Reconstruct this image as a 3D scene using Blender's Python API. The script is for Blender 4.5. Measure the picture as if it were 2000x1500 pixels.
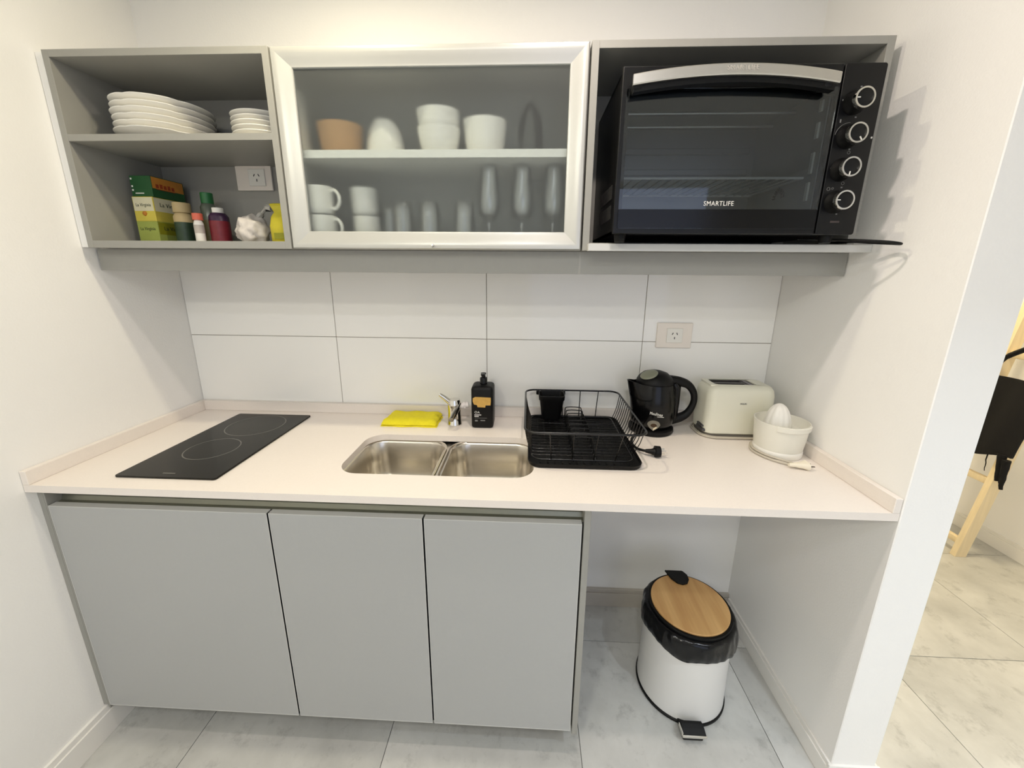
import bpy, bmesh, math, random
from mathutils import Vector, Matrix, noise
random.seed(7)
PI = math.pi
for o in list(bpy.data.objects): bpy.data.objects.remove(o, do_unlink=True)
sc = bpy.context.scene
COL = sc.collection

def lin(r, g, b):
    f = lambda c: (c/255/12.92) if c/255 <= .04045 else ((c/255+.055)/1.055)**2.4
    return (f(r), f(g), f(b), 1)

# ------------------------------------------------------------------ camera
cam = bpy.data.objects.new('camera', bpy.data.cameras.new('camera'))
COL.objects.link(cam)
yaw, pitch, roll = -0.0428, -0.2413, 0.0080
fw = Vector((math.sin(yaw)*math.cos(pitch), math.cos(yaw)*math.cos(pitch), math.sin(pitch)))
rt = Vector((math.cos(yaw), -math.sin(yaw), 0))
up = rt.cross(fw)
rt, up = math.cos(roll)*rt+math.sin(roll)*up, -math.sin(roll)*rt+math.cos(roll)*up
m = Matrix((rt, up, -fw)).transposed().to_4x4()
m.translation = Vector((1.33567, -1.46839, 1.46317))
cam.matrix_world = m
cam.data.sensor_fit = 'HORIZONTAL'
cam.data.sensor_width = 36
cam.data.lens = 758.3166/2000*36
cam.data.shift_x = (1000-998.355)/2000
cam.data.shift_y = (715.844-750)/2000
cam.data.clip_start = .02
sc.camera = cam

# ------------------------------------------------------------------ view, world, lights
sc.view_settings.view_transform = 'Standard'
sc.view_settings.look = 'None'
sc.view_settings.gamma = 1
sc.view_settings.use_curve_mapping = False
sc.view_settings.exposure = 0.06
sc.cycles.use_denoising = True
sc.cycles.max_bounces = 10
sc.cycles.diffuse_bounces = 5
sc.cycles.transparent_max_bounces = 16
sc.cycles.sample_clamp_indirect = 4
w = bpy.data.worlds.new('world'); sc.world = w; w.use_nodes = True
w.node_tree.nodes['Background'].inputs[0].default_value = lin(225, 232, 245)
w.node_tree.nodes['Background'].inputs[1].default_value = .2

def lamp(name, loc, power, col, size, target=None, spread=None, shape='DISK', size_y=None):
    L = bpy.data.lights.new(name, 'AREA'); L.energy = power; L.color = col[:3]
    L.shape = shape; L.size = size
    if size_y: L.size_y = size_y
    if spread: L.spread = math.radians(spread)
    o = bpy.data.objects.new(name, L); COL.objects.link(o); o.location = loc
    d = Vector(target)-Vector(loc) if target else Vector((0, 0, -1))
    o.rotation_euler = d.to_track_quat('-Z', 'Y').to_euler()
    return o
SOFT = (1, .975, .85); COOLW = (.80, .90, 1); DAY = (.50, .63, 1); AMBER = (1, .82, .52)
lamp('downlight_lamp', (.8, -.58, 2.39), 6.8, (1, .89, .64), .06)
lamp('downlight_lamp', (1.45, -.75, 2.39), 6.8, (1, .87, .78), .06)
lamp('ceiling_lamp', (1.3, -1.9, 2.39), 6.4, (.95, .96, 1), .12)
lamp('ceiling_lamp', (2.35, -1.50, 2.39), 4.6, COOLW, .06, spread=85)
lamp('ceiling_lamp', (2.82, -1.62, 2.39), 3.0, COOLW, .06, spread=85)
lamp('ceiling_lamp', (.6, -2.5, 2.39), 16.5, SOFT, .3)
lamp('hall_lamp', (3.2, .35, 2.39), 23, AMBER, .25)
lamp('window_light', (2.3, -4.1, 1.4), 11, DAY, 1.9, target=(2.0, 0, 1.1), shape='RECTANGLE', size_y=1.9)

# ------------------------------------------------------------------ materials
MATS = {}
def mat(name, col, rough=.5, metal=0, var=.0, vscale=8, bump=0, bscale=60, coat=0, spec=.5, trans=0, ior=1.45, stretch=None):
    if name in MATS: return MATS[name]
    M = bpy.data.materials.new(name); M.use_nodes = True
    nt = M.node_tree; b = nt.nodes['Principled BSDF']
    b.inputs['Base Color'].default_value = col
    b.inputs['Roughness'].default_value = rough
    b.inputs['Metallic'].default_value = metal
    b.inputs['Coat Weight'].default_value = coat
    b.inputs['Coat Roughness'].default_value = .08
    b.inputs['Specular IOR Level'].default_value = spec
    b.inputs['Transmission Weight'].default_value = trans
    b.inputs['IOR'].default_value = ior
    tc = nt.nodes.new('ShaderNodeTexCoord'); src = tc.outputs['Object']
    if stretch:
        mp = nt.nodes.new('ShaderNodeMapping'); mp.inputs['Scale'].default_value = stretch
        nt.links.new(src, mp.inputs[0]); src = mp.outputs[0]
    n = nt.nodes.new('ShaderNodeTexNoise'); n.inputs['Scale'].default_value = vscale; n.inputs['Detail'].default_value = 6
    nt.links.new(src, n.inputs['Vector'])
    mix = nt.nodes.new('ShaderNodeMix'); mix.data_type = 'RGBA'
    v = max(var, .012)
    mix.inputs[6].default_value = tuple(c*(1-v) for c in col[:3])+(1,)
    mix.inputs[7].default_value = tuple(min(1, c*(1+v)) for c in col[:3])+(1,)
    nt.links.new(n.outputs['Fac'], mix.inputs[0]); nt.links.new(mix.outputs[2], b.inputs['Base Color'])
    if bump:
        n2 = nt.nodes.new('ShaderNodeTexNoise'); n2.inputs['Scale'].default_value = bscale; n2.inputs['Detail'].default_value = 4
        nt.links.new(src, n2.inputs['Vector'])
        bp = nt.nodes.new('ShaderNodeBump'); bp.inputs['Strength'].default_value = bump; bp.inputs['Distance'].default_value = .004
        nt.links.new(n2.outputs['Fac'], bp.inputs['Height']); nt.links.new(bp.outputs[0], b.inputs['Normal'])
    MATS[name] = M
    return M

WALL = mat('wall_paint', lin(247, 246, 243), .75, var=.02, vscale=3, bump=.12, bscale=180)
CEIL = mat('ceiling_paint', lin(240, 238, 232), .9)
TILEW = mat('glazed_wall_tile', lin(249, 248, 244), .07, var=.01, vscale=2, spec=.45)
GROUT = mat('grout', lin(150, 142, 130), .9)
FGROUT = mat('floor_grout', lin(112, 112, 110), .9)
STONE = mat('pale_quartz', lin(238, 230, 222), .28, var=.035, vscale=220)
MEL = mat('grey_melamine', lin(154, 153, 147), .42, var=.02, vscale=60)
MELI = mat('grey_melamine_inside', lin(152, 151, 145), .5, var=.02, vscale=60)
DOORM = mat('grey_door_laminate', lin(174, 175, 174), .38, var=.02, vscale=90)
EDGE = mat('light_edge_band', lin(205, 205, 202), .35)
ALU = mat('satin_white_aluminium', lin(192, 192, 187), .32, metal=.35, var=.015, vscale=40)
ALUD = mat('anodised_channel', lin(140, 140, 126), .35, metal=.6)
BLACK = mat('black_enamel', lin(9, 9, 10), .34, var=.1, spec=.35)
BLACKG = mat('black_gloss_plastic', lin(7, 7, 8), .16, var=.1, spec=.35)
BLACKM = mat('black_matt_plastic', lin(8, 8, 8), .5, var=.1, spec=.3)
WIRE = mat('black_coated_wire', lin(11, 11, 11), .26, spec=.6)
RUBBER = mat('black_rubber', lin(11, 11, 11), .55, spec=.3)
CHROME = mat('chrome', lin(225, 222, 215), .1, metal=1)
STEEL = mat('brushed_steel', lin(222, 216, 205), .24, metal=1, var=.12, vscale=14, bump=.03, bscale=40)
SILVER = mat('brushed_silver', lin(205, 202, 196), .33, metal=1, var=.06, vscale=30, stretch=(1, 60, 60))
HOB = mat('black_ceramic_glass', lin(30, 29, 25), .2, var=.06, vscale=18, spec=.22)
RINGM = mat('hob_print', lin(92, 91, 86), .3)
CREAM = mat('cream_plastic', lin(232, 230, 212), .3, var=.01)
CREAMC = mat('cream_cord', lin(196, 188, 172), .5)
WHITEP = mat('white_plastic', lin(238, 236, 228), .35)
IVORY = mat('ivory_plastic', lin(240, 232, 222), .38)
HOLE = mat('dark_hole', lin(14, 13, 12), .8)
PORC = mat('white_porcelain', lin(244, 242, 235), .18)
BINW = mat('white_bin_enamel', lin(226, 225, 222), .34, var=.01)
BAG = mat('black_bin_liner', lin(9, 10, 12), .17, var=.2, vscale=20, bump=.5, bscale=34, spec=.4)
CLOTH = mat('yellow_cloth', lin(238, 224, 40), .9, var=.1, vscale=60, bump=.5, bscale=260)
SOAPL = mat('worn_yellow_label', lin(206, 164, 84), .6, var=.25, vscale=70)
PRINTW = mat('white_print', lin(232, 230, 224), .6)
PRINTG = mat('grey_print', lin(120, 120, 118), .6)
PRINTD = mat('dark_print', lin(52, 62, 40), .6)
BROWN = mat('brown_clay', lin(178, 136, 88), .6, var=.15, vscale=12)
PINE = mat('pale_pine', lin(238, 220, 182), .6, var=.12, vscale=6, stretch=(14, 14, 1))
TEXT_BLACK = mat('black_textile', lin(12, 11, 11), .95, bump=.4, bscale=200)
GREEN = mat('dark_green_card', lin(34, 84, 44), .5, var=.15, vscale=30)
LGREEN = mat('light_green_card', lin(160, 172, 84), .5, var=.15, vscale=24)
OLIVE = mat('olive_card', lin(140, 140, 30), .5, var=.15, vscale=24)
PALEC = mat('pale_card', lin(226, 220, 188), .5, var=.08, vscale=24)
YELC = mat('yellow_card', lin(216, 200, 84), .5, var=.15, vscale=24)
ORANGE = mat('orange_card', lin(196, 130, 50), .5, var=.2, vscale=40)
SALMON = mat('salmon_plastic', lin(222, 110, 86), .4)
DRED = mat('dark_red_label', lin(120, 34, 44), .4, var=.3, vscale=50)
PURPLE = mat('dark_purple_label', lin(58, 34, 62), .4, var=.2, vscale=50)
BEIGE = mat('beige_paper', lin(188, 168, 124), .6, var=.1)
YELB = mat('yellow_packet', lin(190, 178, 40), .4, var=.2, vscale=40)
GREYB = mat('greyish_button', lin(134, 136, 118), .35)
DARKIN = mat('oven_lining', lin(128, 130, 130), .34, metal=.5, var=.1, vscale=6)

def bamboo():
    M = bpy.data.materials.new('bamboo'); M.use_nodes = True; nt = M.node_tree; b = nt.nodes['Principled BSDF']
    tc = nt.nodes.new('ShaderNodeTexCoord'); mp = nt.nodes.new('ShaderNodeMapping')
    mp.inputs['Rotation'].default_value = (0, 0, .35); mp.inputs['Scale'].default_value = (30, 2.5, 1)
    n = nt.nodes.new('ShaderNodeTexNoise'); n.inputs['Scale'].default_value = 1; n.inputs['Detail'].default_value = 5
    cr = nt.nodes.new('ShaderNodeValToRGB')
    cr.color_ramp.elements[0].color = lin(188, 140, 84); cr.color_ramp.elements[0].position = .25
    cr.color_ramp.elements[1].color = lin(222, 180, 120); cr.color_ramp.elements[1].position = .7
    nt.links.new(tc.outputs['Object'], mp.inputs[0]); nt.links.new(mp.outputs[0], n.inputs['Vector'])
    nt.links.new(n.outputs['Fac'], cr.inputs[0]); nt.links.new(cr.outputs[0], b.inputs['Base Color'])
    b.inputs['Roughness'].default_value = .45
    return M
BAMBOO = bamboo()

def floor_mat():
    M = bpy.data.materials.new('cement_floor_tile'); M.use_nodes = True; nt = M.node_tree; b = nt.nodes['Principled BSDF']
    tc = nt.nodes.new('ShaderNodeTexCoord'); oi = nt.nodes.new('ShaderNodeObjectInfo')
    ad = nt.nodes.new('ShaderNodeVectorMath'); ad.operation = 'ADD'
    ml = nt.nodes.new('ShaderNodeMath'); ml.operation = 'MULTIPLY'; ml.inputs[1].default_value = 40
    nt.links.new(oi.outputs['Random'], ml.inputs[0])
    nt.links.new(tc.outputs['Object'], ad.inputs[0]); nt.links.new(ml.outputs[0], ad.inputs[1])
    n1 = nt.nodes.new('ShaderNodeTexNoise'); n1.inputs['Scale'].default_value = 2.6; n1.inputs['Detail'].default_value = 9; n1.inputs['Roughness'].default_value = .62; n1.inputs['Distortion'].default_value = .15
    n2 = nt.nodes.new('ShaderNodeTexNoise'); n2.inputs['Scale'].default_value = 16; n2.inputs['Detail'].default_value = 8; n2.inputs['Roughness'].default_value = .7
    nt.links.new(ad.outputs[0], n1.inputs['Vector']); nt.links.new(ad.outputs[0], n2.inputs['Vector'])
    cr = nt.nodes.new('ShaderNodeValToRGB')
    cr.color_ramp.elements[0].color = lin(168, 168, 164); cr.color_ramp.elements[0].position = .22
    cr.color_ramp.elements[1].color = lin(224, 224, 220); cr.color_ramp.elements[1].position = .78
    nt.links.new(n1.outputs['Fac'], cr.inputs[0])
    cr2 = nt.nodes.new('ShaderNodeValToRGB')
    cr2.color_ramp.elements[0].color = (.62, .62, .62, 1); cr2.color_ramp.elements[0].position = .3
    cr2.color_ramp.elements[1].color = (1, 1, 1, 1); cr2.color_ramp.elements[1].position = .46
    nt.links.new(n2.outputs['Fac'], cr2.inputs[0])
    mx = nt.nodes.new('ShaderNodeMix'); mx.data_type = 'RGBA'; mx.blend_type = 'MULTIPLY'; mx.inputs[0].default_value = .68
    nt.links.new(cr.outputs[0], mx.inputs[6]); nt.links.new(cr2.outputs[0], mx.inputs[7])
    nt.links.new(mx.outputs[2], b.inputs['Base Color'])
    b.inputs['Roughness'].default_value = .42
    bp = nt.nodes.new('ShaderNodeBump'); bp.inputs['Strength'].default_value = .08; bp.inputs['Distance'].default_value = .003
    nt.links.new(n2.outputs['Fac'], bp.inputs['Height']); nt.links.new(bp.outputs[0], b.inputs['Normal'])
    return M
FLOORT = floor_mat()

def thin_glass(name, tint, gloss=.08, rough=.02, haze=0):
    M = bpy.data.materials.new(name); M.use_nodes = True; nt = M.node_tree
    nt.nodes.remove(nt.nodes['Principled BSDF'])
    out = nt.nodes['Material Output']
    tr = nt.nodes.new('ShaderNodeBsdfTransparent'); tr.inputs[0].default_value = tint
    gl = nt.nodes.new('ShaderNodeBsdfGlossy'); gl.inputs['Roughness'].default_value = rough
    fr = nt.nodes.new('ShaderNodeFresnel'); fr.inputs[0].default_value = 1.5
    n = nt.nodes.new('ShaderNodeTexNoise'); n.inputs['Scale'].default_value = 5
    mr = nt.nodes.new('ShaderNodeMapRange'); mr.inputs[3].default_value = gloss*.8; mr.inputs[4].default_value = gloss*1.2
    nt.links.new(n.outputs['Fac'], mr.inputs[0])
    ad = nt.nodes.new('ShaderNodeMath'); ad.operation = 'ADD'; ad.use_clamp = True
    nt.links.new(fr.outputs[0], ad.inputs[0]); nt.links.new(mr.outputs[0], ad.inputs[1])
    mx = nt.nodes.new('ShaderNodeMixShader')
    if haze:
        df = nt.nodes.new('ShaderNodeBsdfDiffuse'); df.inputs[0].default_value = (.9, .92, .92, 1)
        mh = nt.nodes.new('ShaderNodeMixShader'); mh.inputs[0].default_value = haze
        nt.links.new(tr.outputs[0], mh.inputs[1]); nt.links.new(df.outputs[0], mh.inputs[2]); tr = mh
    nt.links.new(ad.outputs[0], mx.inputs[0]); nt.links.new(tr.outputs[0], mx.inputs[1]); nt.links.new(gl.outputs[0], mx.inputs[2])
    nt.links.new(mx.outputs[0], out.inputs[0])
    return M
OVENGLASS = thin_glass('tinted_oven_glass', (.74, .77, .78, 1), .02)
TUMBLER = thin_glass('clear_drinking_glass', (.985, .99, .99, 1), .06, .12, .10)
CLEARBAG = thin_glass('clear_plastic_film', (.72, .72, .70, 1), .12, .2)

def frosted():
    M = bpy.data.materials.new('etched_glass_face'); M.use_nodes = True; nt = M.node_tree
    nt.nodes.remove(nt.nodes['Principled BSDF']); out = nt.nodes['Material Output']
    rf = nt.nodes.new('ShaderNodeBsdfRefraction'); rf.inputs['Color'].default_value = (.93, .96, .95, 1); rf.inputs['IOR'].default_value = 1.16
    n = nt.nodes.new('ShaderNodeTexNoise'); n.inputs['Scale'].default_value = 3
    mr = nt.nodes.new('ShaderNodeMapRange'); mr.inputs[3].default_value = .47; mr.inputs[4].default_value = .51
    nt.links.new(n.outputs['Fac'], mr.inputs[0]); nt.links.new(mr.outputs[0], rf.inputs['Roughness'])
    tr = nt.nodes.new('ShaderNodeBsdfTransparent'); tr.inputs[0].default_value = (.93, .96, .95, 1)
    df = nt.nodes.new('ShaderNodeBsdfDiffuse'); df.inputs[0].default_value = (.8, .84, .84, 1)
    m1 = nt.nodes.new('ShaderNodeMixShader'); m1.inputs[0].default_value = .30
    m2 = nt.nodes.new('ShaderNodeMixShader'); m2.inputs[0].default_value = .05
    nt.links.new(rf.outputs[0], m1.inputs[1]); nt.links.new(tr.outputs[0], m1.inputs[2])
    nt.links.new(m1.outputs[0], m2.inputs[1]); nt.links.new(df.outputs[0], m2.inputs[2]); nt.links.new(m2.outputs[0], out.inputs[0])
    return M
FROST = frosted()
PANE = thin_glass('clear_pane_face', (.98, .99, .99, 1), .0, .55)

# ------------------------------------------------------------------ mesh helpers
def NB(): return bmesh.new()
def box(bm, x0, x1, y0, y1, z0, z1, bev=0, seg=2):
    t = bmesh.new()
    bmesh.ops.create_cube(t, size=1)
    for v in t.verts:
        v.co = Vector(((x0+x1)/2+v.co.x*(x1-x0), (y0+y1)/2+v.co.y*(y1-y0), (z0+z1)/2+v.co.z*(z1-z0)))
    if bev: bmesh.ops.bevel(t, geom=t.edges[:], offset=bev, segments=seg, profile=.5, affect='EDGES')
    merge(bm, t)
def merge(bm, t, M=None):
    me = bpy.data.meshes.new('tmp'); t.to_mesh(me); t.free()
    if M is not None: me.transform(M)
    bm.from_mesh(me); bpy.data.meshes.remove(me)
def tube(bm, pts, r, seg=8, closed=False, cap=True):
    P = [Vector(p) for p in pts]; n = len(P); rings = []
    R = r if isinstance(r, (list, tuple)) else [r]*n
    ref = None
    for i in range(n):
        a = P[(i-1) % n] if (closed or i > 0) else P[i]
        b = P[(i+1) % n] if (closed or i < n-1) else P[i]
        t = (b-a).normalized()
        if ref is None:
            ref = t.orthogonal().normalized()
        ref = (ref-t*ref.dot(t)).normalized()
        s = t.cross(ref)
        rings.append([bm.verts.new(P[i]+R[i]*(math.cos(k*2*PI/seg)*ref+math.sin(k*2*PI/seg)*s)) for k in range(seg)])
    rng = range(n) if closed else range(n-1)
    for i in rng:
        A, B = rings[i], rings[(i+1) % n]
        off = 0
        if closed and i == n-1:
            off = min(range(seg), key=lambda o: (A[0].co-B[o].co).length)
        for k in range(seg):
            bm.faces.new((A[k], A[(k+1) % seg], B[(k+1+off) % seg], B[(k+off) % seg]))
    if cap and not closed:
        bm.faces.new(rings[0][::-1]); bm.faces.new(rings[-1])
def smooth_path(pts, n=6, closed=False):
    P = [Vector(p) for p in pts]; N = len(P); out = []
    for i in range(N if closed else N-1):
        p0 = P[(i-1) % N] if (closed or i > 0) else P[i]; p1 = P[i]; p2 = P[(i+1) % N]
        p3 = P[(i+2) % N] if (closed or i < N-2) else p2
        for k in range(n):
            t = k/n
            out.append(.5*((2*p1)+(-p0+p2)*t+(2*p0-5*p1+4*p2-p3)*t*t+(-p0+3*p1-3*p2+p3)*t**3))
    if not closed: out.append(P[-1])
    return out
def lathe(bm, prof, c=(0, 0, 0), seg=40, fn=None, cap0=False, cap1=False):
    rings = []
    for (r, z) in prof:
        ring = []
        for k in range(seg):
            a = 2*PI*k/seg
            rr, zz = (fn(a, r, z) if fn else (r, z))
            ring.append(bm.verts.new((c[0]+rr*math.cos(a), c[1]+rr*math.sin(a), c[2]+zz)))
        rings.append(ring)
    for A, B in zip(rings, rings[1:]):
        for k in range(seg): bm.faces.new((A[k], A[(k+1) % seg], B[(k+1) % seg], B[k]))
    if cap0: bm.faces.new(rings[0][::-1])
    if cap1: bm.faces.new(rings[-1])
def rrect(cx, cy, w, h, r, n=6):
    out = []
    for (sx, sy, a0) in ((1, 1, 0), (-1, 1, PI/2), (-1, -1, PI), (1, -1, 1.5*PI)):
        for k in range(n+1):
            a = a0+k*(PI/2)/n
            out.append((cx+sx*(w/2-r)+r*math.cos(a), cy+sy*(h/2-r)+r*math.sin(a)))
    return out
def loft(bm, rings, cap0=False, cap1=False):
    R = [[bm.verts.new(p) for p in ring] for ring in rings]
    n = len(R[0])
    for A, B in zip(R, R[1:]):
        for k in range(n): bm.faces.new((A[k], A[(k+1) % n], B[(k+1) % n], B[k]))
    if cap0: bm.faces.new(R[0][::-1])
    if cap1: bm.faces.new(R[-1])
    return R
def prism(bm, outline, z0, z1, holes=(), M=None, bev=0):
    cu = bpy.data.curves.new('tmp', 'CURVE'); cu.dimensions = '2D'; cu.fill_mode = 'BOTH'
    cu.extrude = (z1-z0)/2-bev; cu.bevel_depth = bev; cu.bevel_resolution = 2
    if bev: cu.offset = -bev
    for loop in [outline]+list(holes):
        s = cu.splines.new('POLY'); s.points.add(len(loop)-1); s.use_cyclic_u = True
        for p, q in zip(s.points, loop): p.co = (q[0], q[1], 0, 1)
    o = bpy.data.objects.new('tmp', cu); COL.objects.link(o)
    dg = bpy.context.evaluated_depsgraph_get(); dg.update()
    me = bpy.data.meshes.new_from_object(o.evaluated_get(dg))
    me.transform(Matrix.Translation((0, 0, (z0+z1)/2)))
    if M is not None: me.transform(M)
    bm.from_mesh(me); bpy.data.meshes.remove(me)
    bpy.data.objects.remove(o); bpy.data.curves.remove(cu)
FRONT = Matrix(((1, 0, 0, 0), (0, 0, -1, 0), (0, 1, 0, 0), (0, 0, 0, 1)))   # (x, z) outline facing -y: local z -> -y

def obj(name, bm, material, parent=None, smooth=None, local=False):
    bmesh.ops.recalc_face_normals(bm, faces=bm.faces[:])
    me = bpy.data.meshes.new(name); bm.to_mesh(me); bm.free()
    for mm in (material if isinstance(material, (list, tuple)) else [material]): me.materials.append(mm)
    o = bpy.data.objects.new(name, me); COL.objects.link(o)
    root = parent
    while root is not None and root.parent: root = root.parent
    if root is not None and not local and root.type == 'EMPTY':
        me.transform(Matrix.Translation(-Vector(root.location)))
    if parent is not None: o.parent = parent
    if smooth is not None:
        for p in me.polygons: p.use_smooth = True
        try: me.set_sharp_from_angle(angle=math.radians(smooth))
        except Exception: pass
    return o
def rebase(o, base):
    """put a single-mesh thing's origin at its base"""
    o.data.transform(Matrix.Translation(-Vector(base))); o.location = base
    return o
def thing(name, label, cat, loc=(0, 0, 0), rotz=0, group=None):
    o = bpy.data.objects.new(name, None); COL.objects.link(o)
    o.location = loc; o.rotation_euler = (0, 0, rotz); o.empty_display_size = .05
    o['label'] = label; o['category'] = cat
    if group: o['group'] = group
    return o
def tag(o, label, cat, group=None):
    o['label'] = label; o['category'] = cat
    if group: o['group'] = group
    return o
def struct(name, bm, m, label=None, cat=None):
    o = obj(name, bm, m); o['kind'] = 'structure'
    if label: o['label'] = label
    if cat: o['category'] = cat
    return o
def text(name, s, size, material, parent, M, ext=.0004, local=False, sx=1):
    cu = bpy.data.curves.new('tmp', 'FONT'); cu.body = s; cu.size = size; cu.extrude = ext
    cu.align_x = 'CENTER'; cu.align_y = 'CENTER'; cu.resolution_u = 3; cu.space_character = 1.08
    o = bpy.data.objects.new('tmp', cu); COL.objects.link(o)
    dg = bpy.context.evaluated_depsgraph_get(); dg.update()
    me = bpy.data.meshes.new_from_object(o.evaluated_get(dg))
    bpy.data.objects.remove(o); bpy.data.curves.remove(cu)
    me.transform(Matrix.Diagonal((sx, 1, 1, 1))); me.transform(M)
    bm = NB(); bm.from_mesh(me); bpy.data.meshes.remove(me)
    return obj(name, bm, material, parent, local=local)
def at_front(x, y, z, rz=0, rx=0):
    return Matrix.Translation((x, y, z)) @ Matrix.Rotation(rz, 4, 'Z') @ Matrix.Rotation(PI/2+rx, 4, 'X')
def copy_tree(o, parent=None):
    c = o.copy(); COL.objects.link(c)
    if parent is not None: c.parent = parent
    for ch in list(o.children): copy_tree(ch, c)
    return c

# ================================================================== SETTING
W, TH, DP, H = 2.244, .123, .603, 2.42
FRY, FRX, HBY = -4.3, 3.935, 2.3
b = NB(); box(b, -.1, 4.05, FRY-.1, HBY+.1, -.12, -.0025)
floor = struct('floor', b, FGROUT, 'floor of grey cement-look square tiles', 'floor')
tp, gx, gy = .6125, .300, -.183
tm = NB(); box(tm, .0012, tp-.0012, .0012, tp-.0012, -.008, 0)
bmesh.ops.recalc_face_normals(tm, faces=tm.faces[:])
tme = bpy.data.meshes.new('tile'); tm.to_mesh(tme); tm.free(); tme.materials.append(FLOORT)
for i in range(-1, 6):
    for j in range(-7, 4):
        x0 = gx+i*tp; y0 = gy+j*tp
        if x0 < -.32 or x0+tp > FRX+.7 or y0 < FRY-.4: continue
        o = bpy.data.objects.new('tile', tme); COL.objects.link(o); o.parent = floor
        o.location = (x0, y0, 0)
b = NB(); box(b, -.1, 0, FRY, .1, 0, H); struct('wall_left', b, WALL)
b = NB(); box(b, 0, W, .008, .108, 0, H)
wall_back = struct('wall_back', b, WALL)
b = NB(); box(b, .0, W, .0035, .0085, .90, 1.53); o = obj('tile_bed', b, GROUT, wall_back)
xs = [0, .5880, 1.1783, 1.7686, W]; zs = [.902, 1.2079, 1.5137]
for i in range(4):
    for j in range(2):
        b = NB(); g = .0011
        box(b, xs[i]+g, xs[i+1]-g, -.0, .007, zs[j]+g, zs[j+1]-g, bev=.0008, seg=1)
        obj('tile', b, TILEW, wall_back)
b = NB(); box(b, W, W+TH, -DP, HBY, 0, H, bev=.002, seg=1); struct('wall_right', b, WALL)
b = NB(); box(b, FRX, FRX+.1, FRY, HBY, 0, H); struct('wall_far_right', b, WALL)
b = NB(); box(b, W+TH, FRX, HBY, HBY+.1, 0, H); struct('wall_far_back', b, WALL)
b = NB(); box(b, -.1, FRX+.1, FRY-.1, FRY, 0, H); struct('wall_front', b, WALL)
b = NB(); box(b, -.1, 4.05, FRY-.1, HBY+.1, H, H+.08); struct('ceiling', b, CEIL)
SKIRT = mat('white_skirting', lin(240, 238, 233), .45, var=.02, vscale=20)
SKIRTB = mat('stone_skirting', lin(190, 184, 174), .45, var=.05, vscale=30)
def skirt(name, x0, x1, y0, y1, h, m=SKIRT, ax='x', ridge=True):
    b = NB(); box(b, x0, x1, y0, y1, 0, h*.8, bev=.001, seg=1)
    if ridge:
        dx = (x1-x0)*.35 if ax == 'x' else 0; dy = (y1-y0)*.35 if ax == 'y' else 0
        if name.endswith('left') or name.endswith('divider'): box(b, x0, x1-dx, y0, y1, h*.8, h, bev=.001, seg=1)
        elif ax == 'x': box(b, x0+dx, x1, y0, y1, h*.8, h, bev=.001, seg=1)
        else: box(b, x0, x1, y0+dy, y1, h*.8, h, bev=.001, seg=1)
    struct(name, b, m)
skirt('baseboard_left', .0, .014, FRY, -.02, .1)
skirt('baseboard_back', 1.512, W, -.011, .008, .086, SKIRTB, 'y', True)
skirt('baseboard_right', W-.011, W, -DP, -.011, .074)
skirt('baseboard_pillar', W-.011, W+TH+.011, -DP-.011, -DP, .075, SKIRT, 'y')
skirt('baseboard_divider', W+TH, W+TH+.011, -DP, HBY, .075)
skirt('baseboard_far_right', FRX-.012, FRX, FRY, HBY, .085)

# ================================================================== WORKTOP, SINK, HOB
T = .9
wt = thing('worktop', 'long pale stone worktop with low upstands and a sink cut-out', 'worktop', (1.12, -.3, .879))
b = NB()
hole = rrect((.789+1.36)/2, -.352, 1.36-.789, .272, .062, 8)
prism(b, [(0.001, -.6), (W-.001, -.6), (W-.001, -.001), (0.001, -.001)], .879, T, [hole])
obj('slab', b, STONE, wt, smooth=30)
UP = .0395
b = NB(); box(b, 0.001, .018, -.6, -.001, T, T+UP, bev=.001, seg=1); obj('upstand', b, STONE, wt)
b = NB(); box(b, .018, W-.018, -.019, -.001, T, T+UP, bev=.001, seg=1); obj('upstand', b, STONE, wt)
b = NB(); box(b, W-.018, W-.001, -.6, -.001, T, T+UP, bev=.001, seg=1); obj('upstand', b, STONE, wt)

sk = thing('double_sink', 'undermounted stainless steel sink with two bowls in the worktop', 'sink', (1.07, -.352, .72))
def bowl(x0, x1, y0, y1):
    b = NB(); cx, cy, ww, hh = (x0+x1)/2, (y0+y1)/2, x1-x0, y1-y0
    rings = []
    for (ins, z, r) in ((-.006, .878, .064), (.0, .876, .06), (.004, .868, .058), (.010, .80, .056), (.014, .765, .056), (.022, .745, .055), (.036, .733, .05), (.06, .729, .04)):
        rings.append([(p[0], p[1], z) for p in rrect(cx, cy, ww-2*ins, hh-2*ins, min(r, (ww-2*ins)/2-.004), 7)])
    n = len(rings[0])
    last = [(cx+.042*math.cos(math.atan2(p[1]-cy, p[0]-cx)), cy+.042*math.sin(math.atan2(p[1]-cy, p[0]-cx)), .727) for p in rings[-1]]
    rings.append(last)
    loft(b, rings)
    bo = obj('bowl', b, STEEL, sk, smooth=50)
    d = NB(); lathe(d, [(.042, .7275), (.036, .726), (.03, .721), (.022, .721), (.012, .724), (.0005, .724)], (cx, cy, 0), 24)
    obj('drain', d, CHROME, bo, smooth=40)
bowl(.786, 1.062, -.492, -.212)
bowl(1.082, 1.364, -.492, -.212)
b = NB(); box(b, 1.057, 1.087, -.487, -.217, .866, .8735, bev=.003); obj('divider', b, STEEL, sk, smooth=40)

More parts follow.
